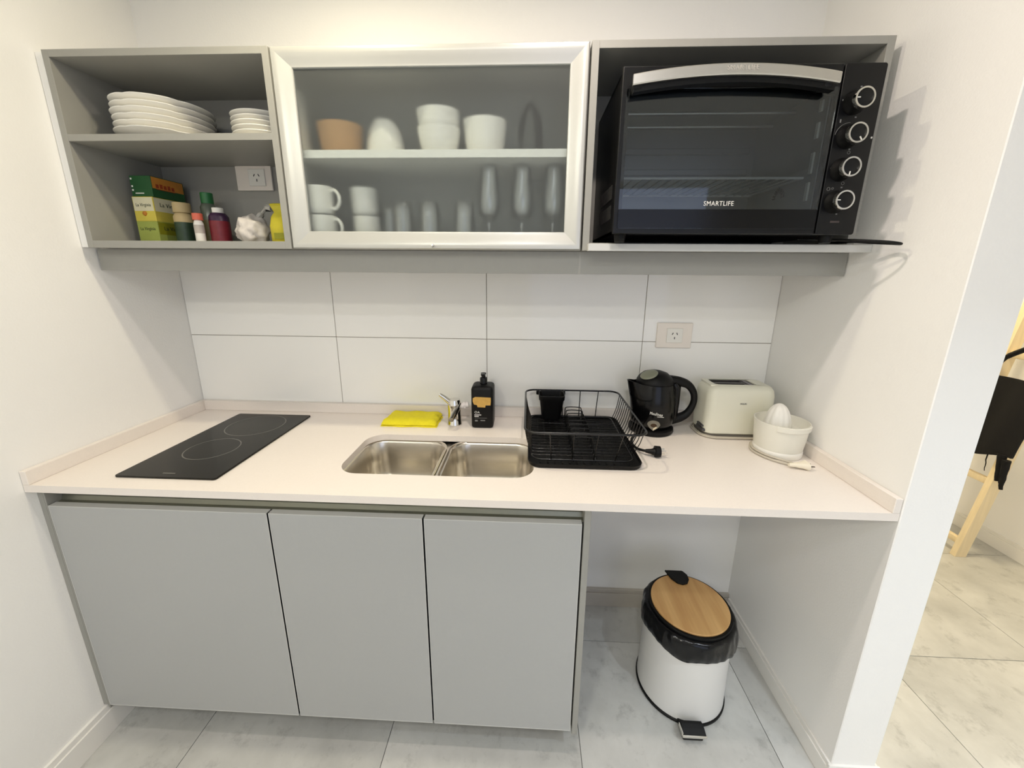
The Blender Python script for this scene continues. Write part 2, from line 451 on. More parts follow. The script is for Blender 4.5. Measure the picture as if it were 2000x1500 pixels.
hb = thing('ceramic_hob', 'two-zone black glass ceramic hob set in the left of the worktop', 'hob', (.344, -.307, T))
b = NB(); prism(b, rrect(.344, -.3075, .29, .483, .008, 4), T+.0005, T+.006, bev=.001); obj('glass_top', b, HOB, hb, smooth=30)
for (cx, cy, r) in ((.345, -.178, .095), (.338, -.372, .075)):
    b = NB(); lathe(b, [(r-.0016, T+.0060), (r-.0016, T+.0063), (r+.0016, T+.0063), (r+.0016, T+.0060)], (cx, cy, 0), 64)
    obj('cooking_ring', b, RINGM, hb)
b = NB(); box(b, .322, .358, -.531, -.526, T+.006, T+.0063); obj('print_mark', b, RINGM, hb)

# ================================================================== BASE CABINET
bc = thing('base_cabinet', 'long grey base cabinet with three plain doors under the worktop', 'cabinet', (.75, -.3, 0))
DF = .5775
for (x0, x1) in ((.0145, .0195), (1.491, 1.508)):
    b = NB(); box(b, x0-(.0 if x0 > 1 else -.0), x1, -DF, -.02, .09, .878, bev=.0008, seg=1); obj('side_panel', b, MEL, bc)
b = NB(); box(b, .0, .0145, -DF, -DF+.03, .105, .878); obj('filler_strip', b, MEL, bc)
b = NB(); box(b, .0195, 1.491, -.54, -.03, .10, .117); obj('bottom_panel', b, MELI, bc)
b = NB(); box(b, .0195, 1.491, -.03, -.02, .117, .80); obj('back_panel', b, MELI, bc)
b = NB(); box(b, .03, 1.49, -.50, -.484, .0, .10); obj('kickboard', b, BLACKM, bc)
b = NB()   # recessed finger-pull channel
prof = [(-.548, .878), (-.5435, .876), (-.5435, .860), (-.557, .857), (-.558, .852), (-.5435, .847), (-.540, .835), (-.545, .823), (-.5565, .8205), (-.5565, .816), (-.535, .816), (-.53, .878)]
for X in (.0195, 1.491):
    pass
A = [b.verts.new((.0195, y, z)) for y, z in prof]; B = [b.verts.new((1.491, y, z)) for y, z in prof]
for k in range(len(prof)): b.faces.new((A[k], A[(k+1) % len(prof)], B[(k+1) % len(prof)], B[k]))
b.faces.new(A[::-1]); b.faces.new(B)
obj('finger_channel', b, ALUD, bc)
dx = [(.0216, .6405), (.6455, 1.0641), (1.0691, 1.4858)]
for x0, x1 in dx:
    b = NB(); box(b, x0, x1, -DF, -DF+.019, .1055, .8236, bev=.0009, seg=1)
    d = obj('door', b, DOORM, bc)
    b = NB(); box(b, x0, x1, -DF-.0006, -DF+.019, .8226, .8242); obj('edge_band', b, EDGE, d)
    b = NB(); box(b, x0, x0+.0016, -DF-.0006, -DF+.01, .106, .8226); box(b, x1-.0016, x1, -DF-.0006, -DF+.01, .106, .8226); box(b, x0, x1, -DF-.0006, -DF+.01, .105, .1066); obj('edge_band', b, EDGE, d)

# ================================================================== UPPER CABINETS
ZT, ZB, UF, UBK = 2.0241, 1.5205, -.3255, -.047
PT = .0175
def carcass(root, x0, x1, front, tl=.018, bottom=True, inner=None):
    b = NB(); box(b, x0, x0+tl, front, UBK, ZB, ZT, bev=.0006, seg=1); obj('side_panel', b, MEL, root)
    b = NB(); box(b, x1-tl, x1, front, UBK, ZB, ZT, bev=.0006, seg=1); obj('side_panel', b, MEL, root)
    b = NB(); box(b, x0+tl, x1-tl, front, UBK, ZT-PT, ZT, bev=.0006, seg=1); obj('top_panel', b, MEL, root)
    if bottom:
        b = NB(); box(b, x0+tl, x1-tl, front, UBK, ZB, ZB+.0205, bev=.0006, seg=1); obj('bottom_panel', b, MEL, root)
    b = NB(); box(b, x0+tl*.5, x1-tl*.5, UBK, UBK+.006, ZB, ZT); obj('back_panel', b, inner or MELI, root)
c1 = thing('open_wall_cabinet', 'grey open wall cabinet holding plates above groceries, at the left', 'cabinet', (.34, -.19, ZB))
carcass(c1, .031, .6484, UF)
b = NB(); box(b, .0015, .0305, UF+.010, UBK, ZB+.002, ZT-.001); obj('filler_strip', b, WALL, c1)  # added to close the gap to the wall, so no shadow shows there
b = NB(); box(b, .049, .6304, UF, UBK, 1.8045, 1.822, bev=.0006, seg=1); obj('shelf', b, MEL, c1)
c2 = thing('glass_door_wall_cabinet', 'wall cabinet with frosted glass door in white aluminium frame', 'cabinet', (1.065, -.19, ZB))
carcass(c2, .6496, 1.4815, -.304, inner=mat('pale_grey_back', lin(146, 147, 143), .5))
b = NB(); box(b, .668, 1.463, -.292, UBK, 1.767, 1.788, bev=.0006, seg=1); obj('shelf', b, mat('white_melamine', lin(244, 244, 238), .4), c2)
# framed door: four mitred bars with a concave bevel
ox0, ox1, oz0, oz1 = .6515, 1.4785, 1.5215, 2.0235
ix0, ix1, iz0, iz1 = .703, 1.4315, 1.5700, 1.9775
door = None
def bar(a0, a1, b0, b1):
    """outer edge a0-a1, inner edge b0-b1 (x, z); profile runs from the outer edge to the inner edge"""
    prof = [(0, -.305), (0, -.3215), (.06, -.3255), (.18, -.3262), (.35, -.3245), (.6, -.3205), (.85, -.3165), (.97, -.3155), (1, -.3130), (1, -.305)]
    bm = NB(); A = []; B = []
    for t, y in prof:
        A.append(bm.verts.new((a0[0]+(b0[0]-a0[0])*t, y, a0[1]+(b0[1]-a0[1])*t)))
        B.append(bm.verts.new((a1[0]+(b1[0]-a1[0])*t, y, a1[1]+(b1[1]-a1[1])*t)))
    n = len(prof)
    for k in range(n): bm.faces.new((A[k], A[(k+1) % n], B[(k+1) % n], B[k]))
    bm.faces.new(A[::-1]); bm.faces.new(B)
    return bm
b = NB(); box(b, ix0-.012, ix1+.012, -.3115, -.3075, iz0-.012, iz1+.012); door = obj('glass_door', b, [PANE, FROST], c2)
for p in door.data.polygons:
    if p.normal.y < -.9: p.material_index = 1
g = .0003
for a0, a1, b0, b1 in (((ox0, oz1), (ox1, oz1), (ix0, iz1), (ix1, iz1)), ((ox0, oz0), (ox1, oz0), (ix0, iz0), (ix1, iz0)), ((ox0, oz0), (ox0, oz1), (ix0, iz0), (ix0, iz1)), ((ox1, oz0), (ox1, oz1), (ix1, iz0), (ix1, iz1))):
    obj('frame_bar', bar(a0, a1, b0, b1), ALU, door, smooth=28)
b = NB(); lathe(b, [(.0005, .016), (.0035, .0155), (.0048, .012), (.004, .006), (.003, 0)], (0, 0, 0), 16, cap1=False)
me = bpy.data.meshes.new('t'); b.to_mesh(me); b.free(); me.transform(Matrix.Translation((1.063, -.3262, 1.531)) @ Matrix.Rotation(PI/2, 4, 'X'))
b = NB(); b.from_mesh(me); bpy.data.meshes.remove(me); obj('pull_knob', b, CHROME, door, smooth=40)
b = NB(); box(b, .668, .684, -.30, -.21, 1.80, 1.95, bev=.003); box(b, .668, .678, -.30, -.24, 1.70, 1.80, bev=.002); tube(b, [(.679, -.296, 1.94), (.679, -.296, 1.745)], .004, 8); obj('lift_hinge', b, WHITEP, c2, smooth=40)

c3 = thing('oven_wall_cabinet', 'grey open wall cabinet around the black oven, at the right', 'cabinet', (1.85, -.19, ZB))
carcass(c3, 1.4835, 2.2145, UF, tl=.0185, bottom=False)
b = NB(); box(b, 1.5025, 2.196, -.3255, UBK, ZB, ZB+.0205, bev=.0006, seg=1); obj('bottom_panel', b, MEL, c3)
b = NB(); box(b, 1.4965, 2.2425, -.3520, -.3260, ZB-.002, ZB+.0170, bev=.0006, seg=1); obj('front_lip', b, EDGE, c3)
va = NB(); box(va, .006, W-.004, -.281, -.263, 1.4555, 1.5195, bev=.0006, seg=1)
tag(rebase(obj('valance_board', va, MEL), (1.12, -.272, 1.4555)), 'long grey board running under all three wall cabinets', 'board')

# ================================================================== OUTLETS
def outlet(loc, w_, h_, label, cx=0):
    r = thing('wall_outlet', label, 'outlet', loc, group=None)
    b = NB(); box(b, -w_/2, w_/2, -.009, 0, -h_/2, h_/2, bev=.002); obj('cover_plate', b, IVORY, r, local=True)
    mo = NB(); box(mo, cx-.029, cx+.029, -.0125, -.009, -.027, .027, bev=.0015); mob = obj('socket_module', mo, WHITEP, r, local=True)
    for (px, pz, a) in ((cx-.008, .007, .5), (cx+.008, .007, -.5), (cx, -.009, 0)):
        s = NB(); box(s, -.0013, .0013, -.0004, .0004, -.0042, .0042)
        me = bpy.data.meshes.new('t'); s.to_mesh(me); s.free(); me.transform(Matrix.Translation((px, -.0127, pz)) @ Matrix.Rotation(a, 4, 'Y'))
        s = NB(); s.from_mesh(me); bpy.data.meshes.remove(me); obj('slot', s, HOLE, mob, local=True)
    return r
outlet((1.8815, 0, 1.234), .129, .094, 'ivory power outlet on white wall tiles above the kettle')
outlet((.383, UBK, 1.768), .126, .082, 'ivory power outlet on back panel inside open cabinet, beside groceries', .012)

# ================================================================== OVEN
ov = thing('countertop_oven', 'large black electric countertop oven with four knobs in the right wall cabinet', 'oven', (1.84, -.25, 1.5400))
OX0, OX1, OZ0, OZ1, OF = 1.5465, 2.1375, 1.5560, 1.9280, -.402
b = NB()
box(b, OX0+.004, OX1-.004, OF, -.07, OZ1-.008, OZ1-.003); box(b, OX0+.004, OX1-.004, OF, -.07, OZ0+.003, OZ0+.010)
box(b, OX0+.004, OX0+.010, OF, -.07, OZ0+.003, OZ1-.003); box(b, OX1-.010, OX1-.004, OF, -.07, OZ0+.003, OZ1-.003)
box(b, OX0+.004, OX1-.004, -.075, -.07, OZ0+.003, OZ1-.003); box(b, 2.036, 2.134, OF, OF+.006, OZ0+.003, OZ1-.003)
body = obj('body_shell', b, BLACK, ov)
b = NB()
for k in range(12):
    for j in range(2):
        box(b, OX0+.0028, OX0+.0045, -.20-.014*k, -.192-.014*k, 1.60+.05*j, 1.635+.05*j)
v = obj('vent_slots', b, HOLE, body); v['kind'] = 'stuff'
b = NB(); CX0, CX1, CZ0, CZ1, CB = 1.560, 2.032, 1.585, 1.892, -.10
box(b, CX0-.003, CX0, OF, CB, CZ0, CZ1); box(b, CX1, CX1+.003, OF, CB, CZ0, CZ1)
box(b, CX0, CX1, OF, CB, CZ1, CZ1+.003); box(b, CX0, CX1, OF, CB, CZ0-.003, CZ0); box(b, CX0, CX1, CB, CB+.003, CZ0, CZ1)
cav = obj('cavity', b, DARKIN, ov)
RAIL = mat('rail_glint', lin(206, 206, 196), .3)  # pale colour imitates lamplight glinting on the rack supports
for (z0, z1) in ((1.640, 1.684), (1.703, 1.752), (1.782, 1.818), (1.840, 1.866)):
    b = NB(); box(b, CX1-.005, CX1, -.388, -.377, z0, z1, bev=.0015); obj('rack_support_glint', b, RAIL, cav)
for z in (1.70, 1.76):
    b = NB(); box(b, CX0+.02, CX1-.02, CB-.012, CB, z+.06, z+.078, bev=.003); obj('back_rib', b, DARKIN, cav)
b = NB()
for k in range(11):
    a = PI*k/10
    s = NB(); box(s, -.0006, .0006, -.0022, .0022, .012, .026)
    me = bpy.data.meshes.new('t'); s.to_mesh(me); s.free()
    me.transform(Matrix.Translation((CX1-.0005, -.262, 1.668)) @ Matrix.Rotation(a-PI/2, 4, 'X'))
    b.from_mesh(me); bpy.data.meshes.remove(me)
obj('fan_slots', b, HOLE, cav)
for z in (1.60, 1.875):
    b = NB(); tube(b, [(CX0, -.28, z), (CX1, -.28, z)], .004, 8); tube(b, [(CX0, -.18, z), (CX1, -.18, z)], .004, 8); obj('heating_tube', b, SILVER, ov, smooth=40)
rk = NB(); RZ = 1.696
tube(rk, [(CX0+.012, -.372, RZ), (CX1-.010, -.372, RZ)], .0032, 8); tube(rk, [(CX0+.012, -.13, RZ), (CX1-.010, -.13, RZ)], .0032, 8)
tube(rk, [(CX0+.014, -.372, RZ), (CX0+.014, -.13, RZ)], .003, 8); tube(rk, [(CX1-.012, -.372, RZ), (CX1-.012, -.13, RZ)], .003, 8)
for k in range(1, 18):
    x = CX0+.014+(CX1-CX0-.026)*k/18
    tube(rk, [(x, -.372, RZ), (x, -.13, RZ)], .0015, 6)
obj('wire_rack', rk, mat('lit_wire', lin(225, 225, 220), .3, metal=.3), ov, smooth=40)  # pale instead of chrome: the lamplit look is in the colour
b = NB(); box(b, CX0+.01, CX1-.01, -.37, -.12, 1.590, 1.594, bev=.001); obj('crumb_tray', b, SILVER, ov)
# door: black frame with a window, glass, arched handle
b = NB(); prism(b, [(OX0, OZ0+.002), (2.0435, OZ0+.002), (2.0435, OZ1-.001), (OX0, OZ1-.001)], 0, .013, [[(1.5655, 1.616), (2.0375, 1.616), (2.0375, 1.866), (1.92, 1.874), (1.80, 1.877), (1.68, 1.874), (1.5655, 1.866)]], FRONT, bev=.002)
b.transform(Matrix.Translation((0, OF-.001, 0)))
od = obj('door', b, BLACK, ov, smooth=30)
b = NB(); prism(b, rrect((1.5565+2.040)/2, (1.570+1.880)/2, 2.040-1.5565, .310, .004), 0, .002, (), FRONT); b.transform(Matrix.Translation((0, OF-.0145, 0)))
obj('door_glass', b, OVENGLASS, od)
b = NB(); prism(b, rrect((1.5565+2.040)/2, 1.5932, 2.040-1.5565, .045, .003), 0, .0022, (), FRONT); b.transform(Matrix.Translation((0, OF-.0147, 0)))
obj('lower_glass_band', b, BLACKG, od)
b = NB(); N = 24; A = []
for i in range(N+1):
    u = -1+2*i/N; x = 1.7895+.2265*u; zc = 1.8845+.0145*(1-u*u); y = -.452-.010*(1-u*u)
    A.append([b.verts.new((x, y+dy, zc+dz)) for dy, dz in ((0, -.0112), (-.002, -.009), (-.002, .009), (0, .0112), (.007, .0112), (.007, -.0112))])
for p, q in zip(A, A[1:]):
    for k in range(6): b.faces.new((p[k], p[(k+1) % 6], q[(k+1) % 6], q[k]))
b.faces.new(A[0][::-1]); b.faces.new(A[-1])
hd = obj('handle', b, SILVER, od, smooth=35)
b = NB()
for x in (1.574, 1.996): box(b, x-.008, x+.012, -.447, OF-.013, 1.868, 1.892, bev=.003)
A = []
for i in range(N+1):
    u = -1+2*i/N; x = 1.7895+.2225*u; zc = 1.872+.0145*(1-u*u); y = -.444-.010*(1-u*u)
    A.append([b.verts.new((x, y+dy, zc+dz)) for dy, dz in ((0, -.010), (0, .010), (.012, .010), (.018, -.010))])
for p, q in zip(A, A[1:]):
    for k in range(4): b.faces.new((p[k], p[(k+1) % 4], q[(k+1) % 4], q[k]))
b.faces.new(A[0][::-1]); b.faces.new(A[-1])
obj('handle_backing', b, BLACKM, od, smooth=35)  # black end posts and arched bar behind the handle
text('lettering', 'SMARTLIFE', .0135, mat('handle_print', lin(176, 172, 164), .45), hd, at_front(1.797, -.4642, 1.9), sx=1.0)
text('lettering', 'SMARTLIFE', .0155, PRINTW, od, at_front(1.8005, OF-.0168, 1.6285), sx=.92)
# control panel
b = NB(); prism(b, rrect((2.0455+OX1)/2, (OZ0+OZ1)/2, OX1-2.0455, OZ1-OZ0-.002, .006), 0, .016, (), FRONT, bev=.0015); b.transform(Matrix.Translation((0, OF, 0)))
cp = obj('control_panel', b, BLACK, ov, smooth=30)
for z, ang in ((1.8465, PI), (1.7755, -.95), (1.7045, -1.65), (1.6325, PI)):
    def place(bm):
        me = bpy.data.meshes.new('t'); bm.to_mesh(me); bm.free()
        me.transform(Matrix.Translation((2.0785, OF-.016, z)) @ Matrix.Rotation(PI/2, 4, 'X'))
        q = NB(); q.from_mesh(me); bpy.data.meshes.remove(me); return q
    b = NB(); lathe(b, [(.026, 0), (.0255, .004), (.0225, .008), (.0215, .026), (.0165, .0265), (.0005, .0265)], (0, 0, 0), 32)
    kn = obj('knob', place(b), BLACKM, ov, smooth=35)
    b = NB(); lathe(b, [(.0222, .022), (.0226, .030), (.0215, .0325), (.0180, .0325), (.0172, .030), (.0172, .026)], (0, 0, 0), 36)
    obj('chrome_ring', place(b), CHROME, kn, smooth=35)
    b = NB(); lathe(b, [(.0172, .0295), (.015, .0300), (.0005, .0300)], (0, 0, 0), 28); obj('cap', place(b), BLACK, kn, smooth=35)
    b = NB(); box(b, .010, .0178, -.0011, .0011, .0298, .0315)
    me = bpy.data.meshes.new('t'); b.to_mesh(me); b.free(); me.transform(Matrix.Rotation(ang, 4, 'Z')); b = NB(); b.from_mesh(me); bpy.data.meshes.remove(me)
    obj('pointer', place(b), PRINTW, kn)
def pr(x, z, w_, h_, m=PRINTG):
    b = NB(); box(b, x-w_/2, x+w_/2, OF-.0166, OF-.0158, z-h_/2, z+h_/2); return obj('print_mark', b, m, cp)
for (x, z) in ((2.088, 1.879), (2.053, 1.852), (2.088, 1.8165), (2.088, 1.749), (2.087, 1.6655), (2.087, 1.605), (2.055, 1.632)): pr(x, z, .004, .003)
def ring_mark(x, z, r, a0=0, a1=2*PI, n=16, t=.0005):
    b = NB(); tube(b, [(x+r*math.cos(a0+(a1-a0)*i/n), OF-.0163, z+r*math.sin(a0+(a1-a0)*i/n)) for i in range(n if a1-a0 > 6 else n+1)], t, 5, closed=a1-a0 > 6)
    return obj('print_mark', b, PRINTG, cp)
ring_mark(2.0785, 1.7755, .030, PI*.5, PI*.95); ring_mark(2.056, 1.708, .003); ring_mark(2.088, 1.742, .0032); ring_mark(2.088, 1.6745, .0032); ring_mark(2.057, 1.662, .0036); ring_mark(2.0665, 1.663, .0022)
pr(2.0555, 1.809, .003, .007); pr(2.0865, 1.587, .022, .0045, mat('faint_print', lin(70, 60, 58), .6)); 
b = NB(); box(b, 2.131, 2.1345, OF-.0175, OF-.0158, 1.7715, 1.7755, bev=.0006); obj('indicator_light', b, PRINTW, cp)
for x in (1.575, 2.105):
    for y in (-.37, -.11):
        b = NB(); lathe(b, [(.013, 0), (.015, .012), (.015, .0195)], (x, y, 1.5400), 16, cap0=True, cap1=True); obj('foot', b, BLACKM, ov, smooth=40)
b = NB(); tube(b, smooth_path([(2.06, -.33, 1.552), (2.115, -.375, 1.5475), (2.150, -.425, 1.5430), (2.188, -.462, 1.5370), (2.214, -.466, 1.5330), (2.221, -.440, 1.5350), (2.205, -.395, 1.5400), (2.185, -.36, 1.5446), (2.17, -.30, 1.5446), (2.16, -.12, 1.5446)], 6), .0034, 8)
obj('power_cord', b, RUBBER, ov, smooth=60)

# ================================================================== PLATES
def plate_bm(R, H_, lobes=0):
    def fn(a, r, z):
        t = max(0, (r/R-.55)/.45)
        k = 1-.014*t*abs(math.cos(a*lobes/2))**24 if lobes else 1
        return r*k, z-(.0014*t*abs(math.cos(a*lobes/2))**24 if lobes else 0)
    b = NB()
    lathe(b, [(.0005, .0022), (R*.52, .0022), (R*.55, 0), (R*.60, .0005), (R*.66, .0045), (R*.80, H_*.40), (R*.93, H_*.70), (R*.985, H_-.0030), (R, H_-.0022), (R*1.003, H_-.0005), (R*.988, H_+.0006), (R*.90, H_*.78+.001), (R*.78, H_*.50+.0022), (R*.64, .0075), (R*.56, .0055), (.0005, .0052)], (0, 0, 0), 72 if lobes else 48, fn)
    return b
ORD = ['bottom', 'second from bottom', 'third from bottom', 'third from top', 'second from top', 'topmost']
SZ = 1.8222
p0 = obj('dinner_plate', plate_bm(.124, .026, 6), PORC, smooth=60)
for k in range(6):
    o = p0 if k == 0 else p0.copy()
    if k: COL.objects.link(o)
    o.location = (.2240+.001*((k*7) % 3-1), -.188+.001*((k*5) % 3-1), SZ+.0163*k); o.rotation_euler = (0, 0, .40+.02*((k*3) % 4))
    tag(o, 'large white lobed plate, %s in stack of six in open cabinet' % ORD[k], 'plate', 'stack of large white plates')
p1 = obj('side_plate', plate_bm(.088, .021), PORC, smooth=60)
for k in range(6):
    o = p1 if k == 0 else p1.copy()
    if k: COL.objects.link(o)
    o.location = (.5145, -.165+.0008*((k*5) % 3-1), SZ+.0130*k)
    tag(o, 'small white plate, %s in stack of six in open cabinet' % ORD[k], 'plate', 'stack of small white plates')

# ================================================================== GROCERIES IN THE OPEN CABINET
GZ = ZB+.0207
def tea_box(z0, z1, ms, label, dx_=0, dy_=0, txt=None, fig=True):
    x0, x1, y0, y1 = .077+dx_, .145+dx_, -.205+dy_, -.085+dy_
    r = thing('tea_box', label, 'box', ((x0+x1)/2, (y0+y1)/2, z0), group='stack of tea boxes')
    b = NB(); box(b, x0, x1, y0, y1, z0, z1, bev=.0008, seg=1); obj('carton', b, ms[0], r)
    h_ = z1-z0
    b = NB(); box(b, x0+.002, x1-.002, y0-.0003, y0+.0002, z0+h_*.42, z1-.002); obj('front_panel', b, ms[1], r)
    b = NB(); box(b, x1-.0002, x1+.0003, y0+.003, y1-.003, z0+h_*.42, z1-.002); obj('side_print', b, ms[2], r)
    if txt:
        text('lettering', txt, .0135, PRINTD, r, at_front((x0+x1)/2, y0-.0004, z0+h_*.66), sx=.8)
        text('lettering', txt, .017, PRINTD, r, at_front(x1+.0005, (y0+y1)/2, z0+h_*.7, rz=PI/2), sx=1)
        if fig:
            b = NB(); lathe(b, [(.0005, 0), (.006, .004), (.008, .009), (.005, .015), (.0005, .016)], ((x0+x1)/2, y0+.0015, z0+h_*.2), 12); b.transform(Matrix.Diagonal((1, 1, 1, 1))); obj('fruit_print', b, ORANGE, r)
    return r
tea_box(GZ, 1.6085, (LGREEN, LGREEN, OLIVE), 'light green tea box, bottom of the stack of three in open cabinet', 0, 0, 'La Virginia', False)
tea_box(1.6088, 1.6825, (YELC, PALEC, PALEC), 'pale yellow tea box, middle of the stack of three in open cabinet', -.002, .002, 'La Virginia')
tt = tea_box(1.6828, 1.7440, (GREEN, GREEN, ORANGE), 'dark green tea box, top of the stack of three in open cabinet', .001, .004)
b = NB()
for z in (1.735, 1.713, 1.702): box(b, .081, .086, -.2015, -.2008, z-.0025, z+.0025)
box(b, .090, .118, -.2015, -.2008, 1.691, 1.694); obj('print_mark', b, PRINTW, tt)
b = NB()
for k in range(5): box(b, .1462, .1468, -.186+.014*k, -.176+.014*k, 1.711, 1.722+.002*(k % 2))
box(b, .1462, .1468, -.186, -.118, 1.7065, 1.7085); obj('print_mark', b, mat('deep_orange', lin(150, 60, 24), .6), tt)

def jar(name, x, y, r, z1, body, cap, label, cat, bands=(), capr=None, caph=.018, neck=None):
    t = thing(name, label, cat, (x, y, GZ))
    zc = z1-caph
    b = NB(); lathe(b, [(r*.9, GZ), (r, GZ+.003), (r, zc-.012), (r*.8, zc-.003), (r*.7, zc)], (x, y, 0), 28, cap0=True, cap1=True); obj('body', b, body, t, smooth=40)
    cr = capr or r*.78
    b = NB(); lathe(b, [(cr, zc), (cr, z1-.001), (cr-.001, z1), (.0005, z1)], (x, y, 0), 24, cap0=True); obj('cap', b, cap, t, smooth=40)
    for (a, c_, m_) in bands:
        b = NB(); lathe(b, [(r+.0004, a), (r+.0004, c_)], (x, y, 0), 28); obj('label_band', b, m_, t, smooth=40)
    return t
GLASSY = mat('grey_green_glass', lin(96, 104, 92), .2, spec=.6)
jar('spice_jar', .212, -.178, .0265, 1.667, BEIGE, BEIGE, 'spice jar with dark green label and beige upper, beside tea boxes', 'jar', [(GZ+.004, GZ+.066, mat('dark_green_label', lin(44, 66, 46), .4, var=.5, vscale=60))], capr=.024, caph=.03)
jar('herb_bottle', .253, -.118, .023, 1.708, GLASSY, mat('green_cap', lin(40, 110, 60), .4), 'herb bottle with green cap behind the jars in open cabinet', 'bottle', [(GZ+.01, GZ+.08, mat('brownish_label', lin(100, 92, 60), .5, var=.3, vscale=40))], caph=.034)
jar('seasoning_shaker', .290, -.215, .0135, 1.631, WHITEP, SALMON, 'small white shaker with salmon red cap in front of dark jar', 'bottle', [(GZ+.03, GZ+.055, mat('pale_grey_label', lin(190, 182, 174), .5))], capr=.014, caph=.02)
jar('dark_red_bottle', .332, -.180, .028, 1.652, PURPLE, WHITEP, 'dark red and purple squat bottle with white cap in open cabinet', 'bottle', [(GZ+.004, GZ+.07, DRED)], capr=.016, caph=.016)

def blob(name, label, cat, c, sx, sy, sz, material, seed, amp=.2, twist=True, extra=None):
    b = NB(); bmesh.ops.create_icosphere(b, subdivisions=4, radius=1)
    for v in b.verts:
        d = v.co.normalized()
        n = noise.noise(d*2.2+Vector((seed, 0, 0)))*amp+abs(noise.noise(d*5+Vector((0, seed, 0))))*amp*.5
        k = 1+n
        z = d.z*k
        x, y = d.x*k, d.y*k
        if twist and z > .35:
            f = max(.14, 1-(z-.35)*1.35); x *= f; y *= f; z = .35+(z-.35)*1.5
        v.co = Vector((x*sx, y*sy, max(z, -.78)*sz))
    zmin = min(v.co.z for v in b.verts)
    for v in b.verts: v.co += Vector((c[0], c[1], c[2]-zmin))
    t = thing(name, label, cat, c)
    obj('bag', b, material, t, smooth=50)
    return t
wb = blob('knotted_bag', 'white crumpled plastic bag of food on floor of open cabinet', 'bag', (.462, -.215, GZ), .046, .04, .046, mat('milky_plastic', lin(206, 200, 194), .35, var=.14, vscale=26, bump=.5, bscale=40), 3.1, .30, twist=False)
b = NB(); tube(b, smooth_path([(.478, -.205, GZ+.075), (.492, -.20, GZ+.094), (.512, -.205, GZ+.107), (.532, -.21, GZ+.105)], 4), [.010]*4+[.005]*4+[.010]*5, 7); obj('twisted_neck', b, mat('pale_film', lin(168, 166, 160), .3), wb, smooth=50)
b = NB(); box(b, .512, .528, -.214, -.209, GZ+.096, GZ+.103, bev=.001); obj('tie', b, BLACKM, wb)
yb = thing('yellow_packet', 'yellow food packet folded at the top beside the right cabinet side', 'packet', (.578, -.225, GZ))
b = NB(); rings = []
for (z, hw, hd_) in ((0, .036, .020), (.004, .040, .022), (.05, .041, .022), (.078, .036, .015), (.092, .028, .006), (.104, .034, .004), (.116, .040, .003), (.118, .030, .001)):
    rings.append([(.574+p[0]*(1+.06*noise.noise(Vector((p[0]*60, p[1]*60, z*50)))), -.225+p[1]+.002*noise.noise(Vector((p[0]*80, 3, z*60))), GZ+z) for p in rrect(0, 0, hw*2, hd_*2, min(hd_*.8, hw*.8), 4)])
loft(b, rings, True, True); obj('sachet', b, YELB, yb, smooth=50)
b = NB(); box(b, .552, .588, -.2485, -.2475, GZ+.012, GZ+.03); obj('print_mark', b, OLIVE, yb)

# ================================================================== INSIDE THE GLASS-DOOR CABINET
S1, S0 = 1.7882, ZB+.0207
def bowl_bm(R, h, rb, t=.003):
    b = NB(); lathe(b, [(.0005, .003), (rb*.85, .003), (rb*.9, 0), (rb, 0), (rb+.002, .004), (rb+(R-rb)*.55, h*.25), (R*.93, h*.6), (R, h), (R-t, h), (R*.93-t, h*.6), (rb+(R-rb)*.55-t, h*.25+t), (rb, .007), (.0005, .007)], (0, 0, 0), 40)
    return b
def put(name, bm, m_, loc, label, cat, rx=0, group=None, rz=0):
    o = obj(name, bm, m_, smooth=50); o.location = loc; o.rotation_euler = (rx, 0, rz); tag(o, label, cat, group); return o
put('clay_bowl', bowl_bm(.066, .084, .05), BROWN, (.772, -.200, S1), 'brown clay bowl at the left of upper shelf behind frosted glass', 'bowl')
put('white_bowl', bowl_bm(.056, .098, .030), PORC, (.902, -.190, S1+.0982), 'white bowl turned upside down beside the brown bowl', 'bowl', rx=PI)
put('white_bowl', bowl_bm(.063, .072, .040), PORC, (1.066, -.205, S1), 'white bowl under another, the lower of the middle stack', 'bowl', group='stacked white bowls')
put('white_bowl', bowl_bm(.064, .072, .042), PORC, (1.066, -.205, S1+.045), 'white bowl on top of the middle stack behind frosted glass', 'bowl', group='stacked white bowls')
put('white_bowl', bowl_bm(.064, .094, .046), PORC, (1.200, -.195, S1), 'white bowl standing alone to the right of stacked bowls', 'bowl')
tg = thing('serving_tongs', 'dark serving tongs standing at the right end of upper shelf', 'tongs', (1.336, -.18, S1))
b = NB(); tube(b, smooth_path([(1.306, -.17, S1+.002), (1.304, -.17, S1+.06), (1.312, -.17, S1+.118), (1.330, -.17, S1+.150)], 6), [.004]*6+[.009]*6+[.007]*7, 8); obj('arm', b, BLACKM, tg, smooth=50)
b = NB(); tube(b, smooth_path([(1.356, -.17, S1+.002), (1.358, -.17, S1+.06), (1.350, -.17, S1+.118), (1.330, -.17, S1+.150)], 6), [.011]*8+[.012]*6+[.008]*5, 8); obj('arm', b, BLACKM, tg, smooth=50)

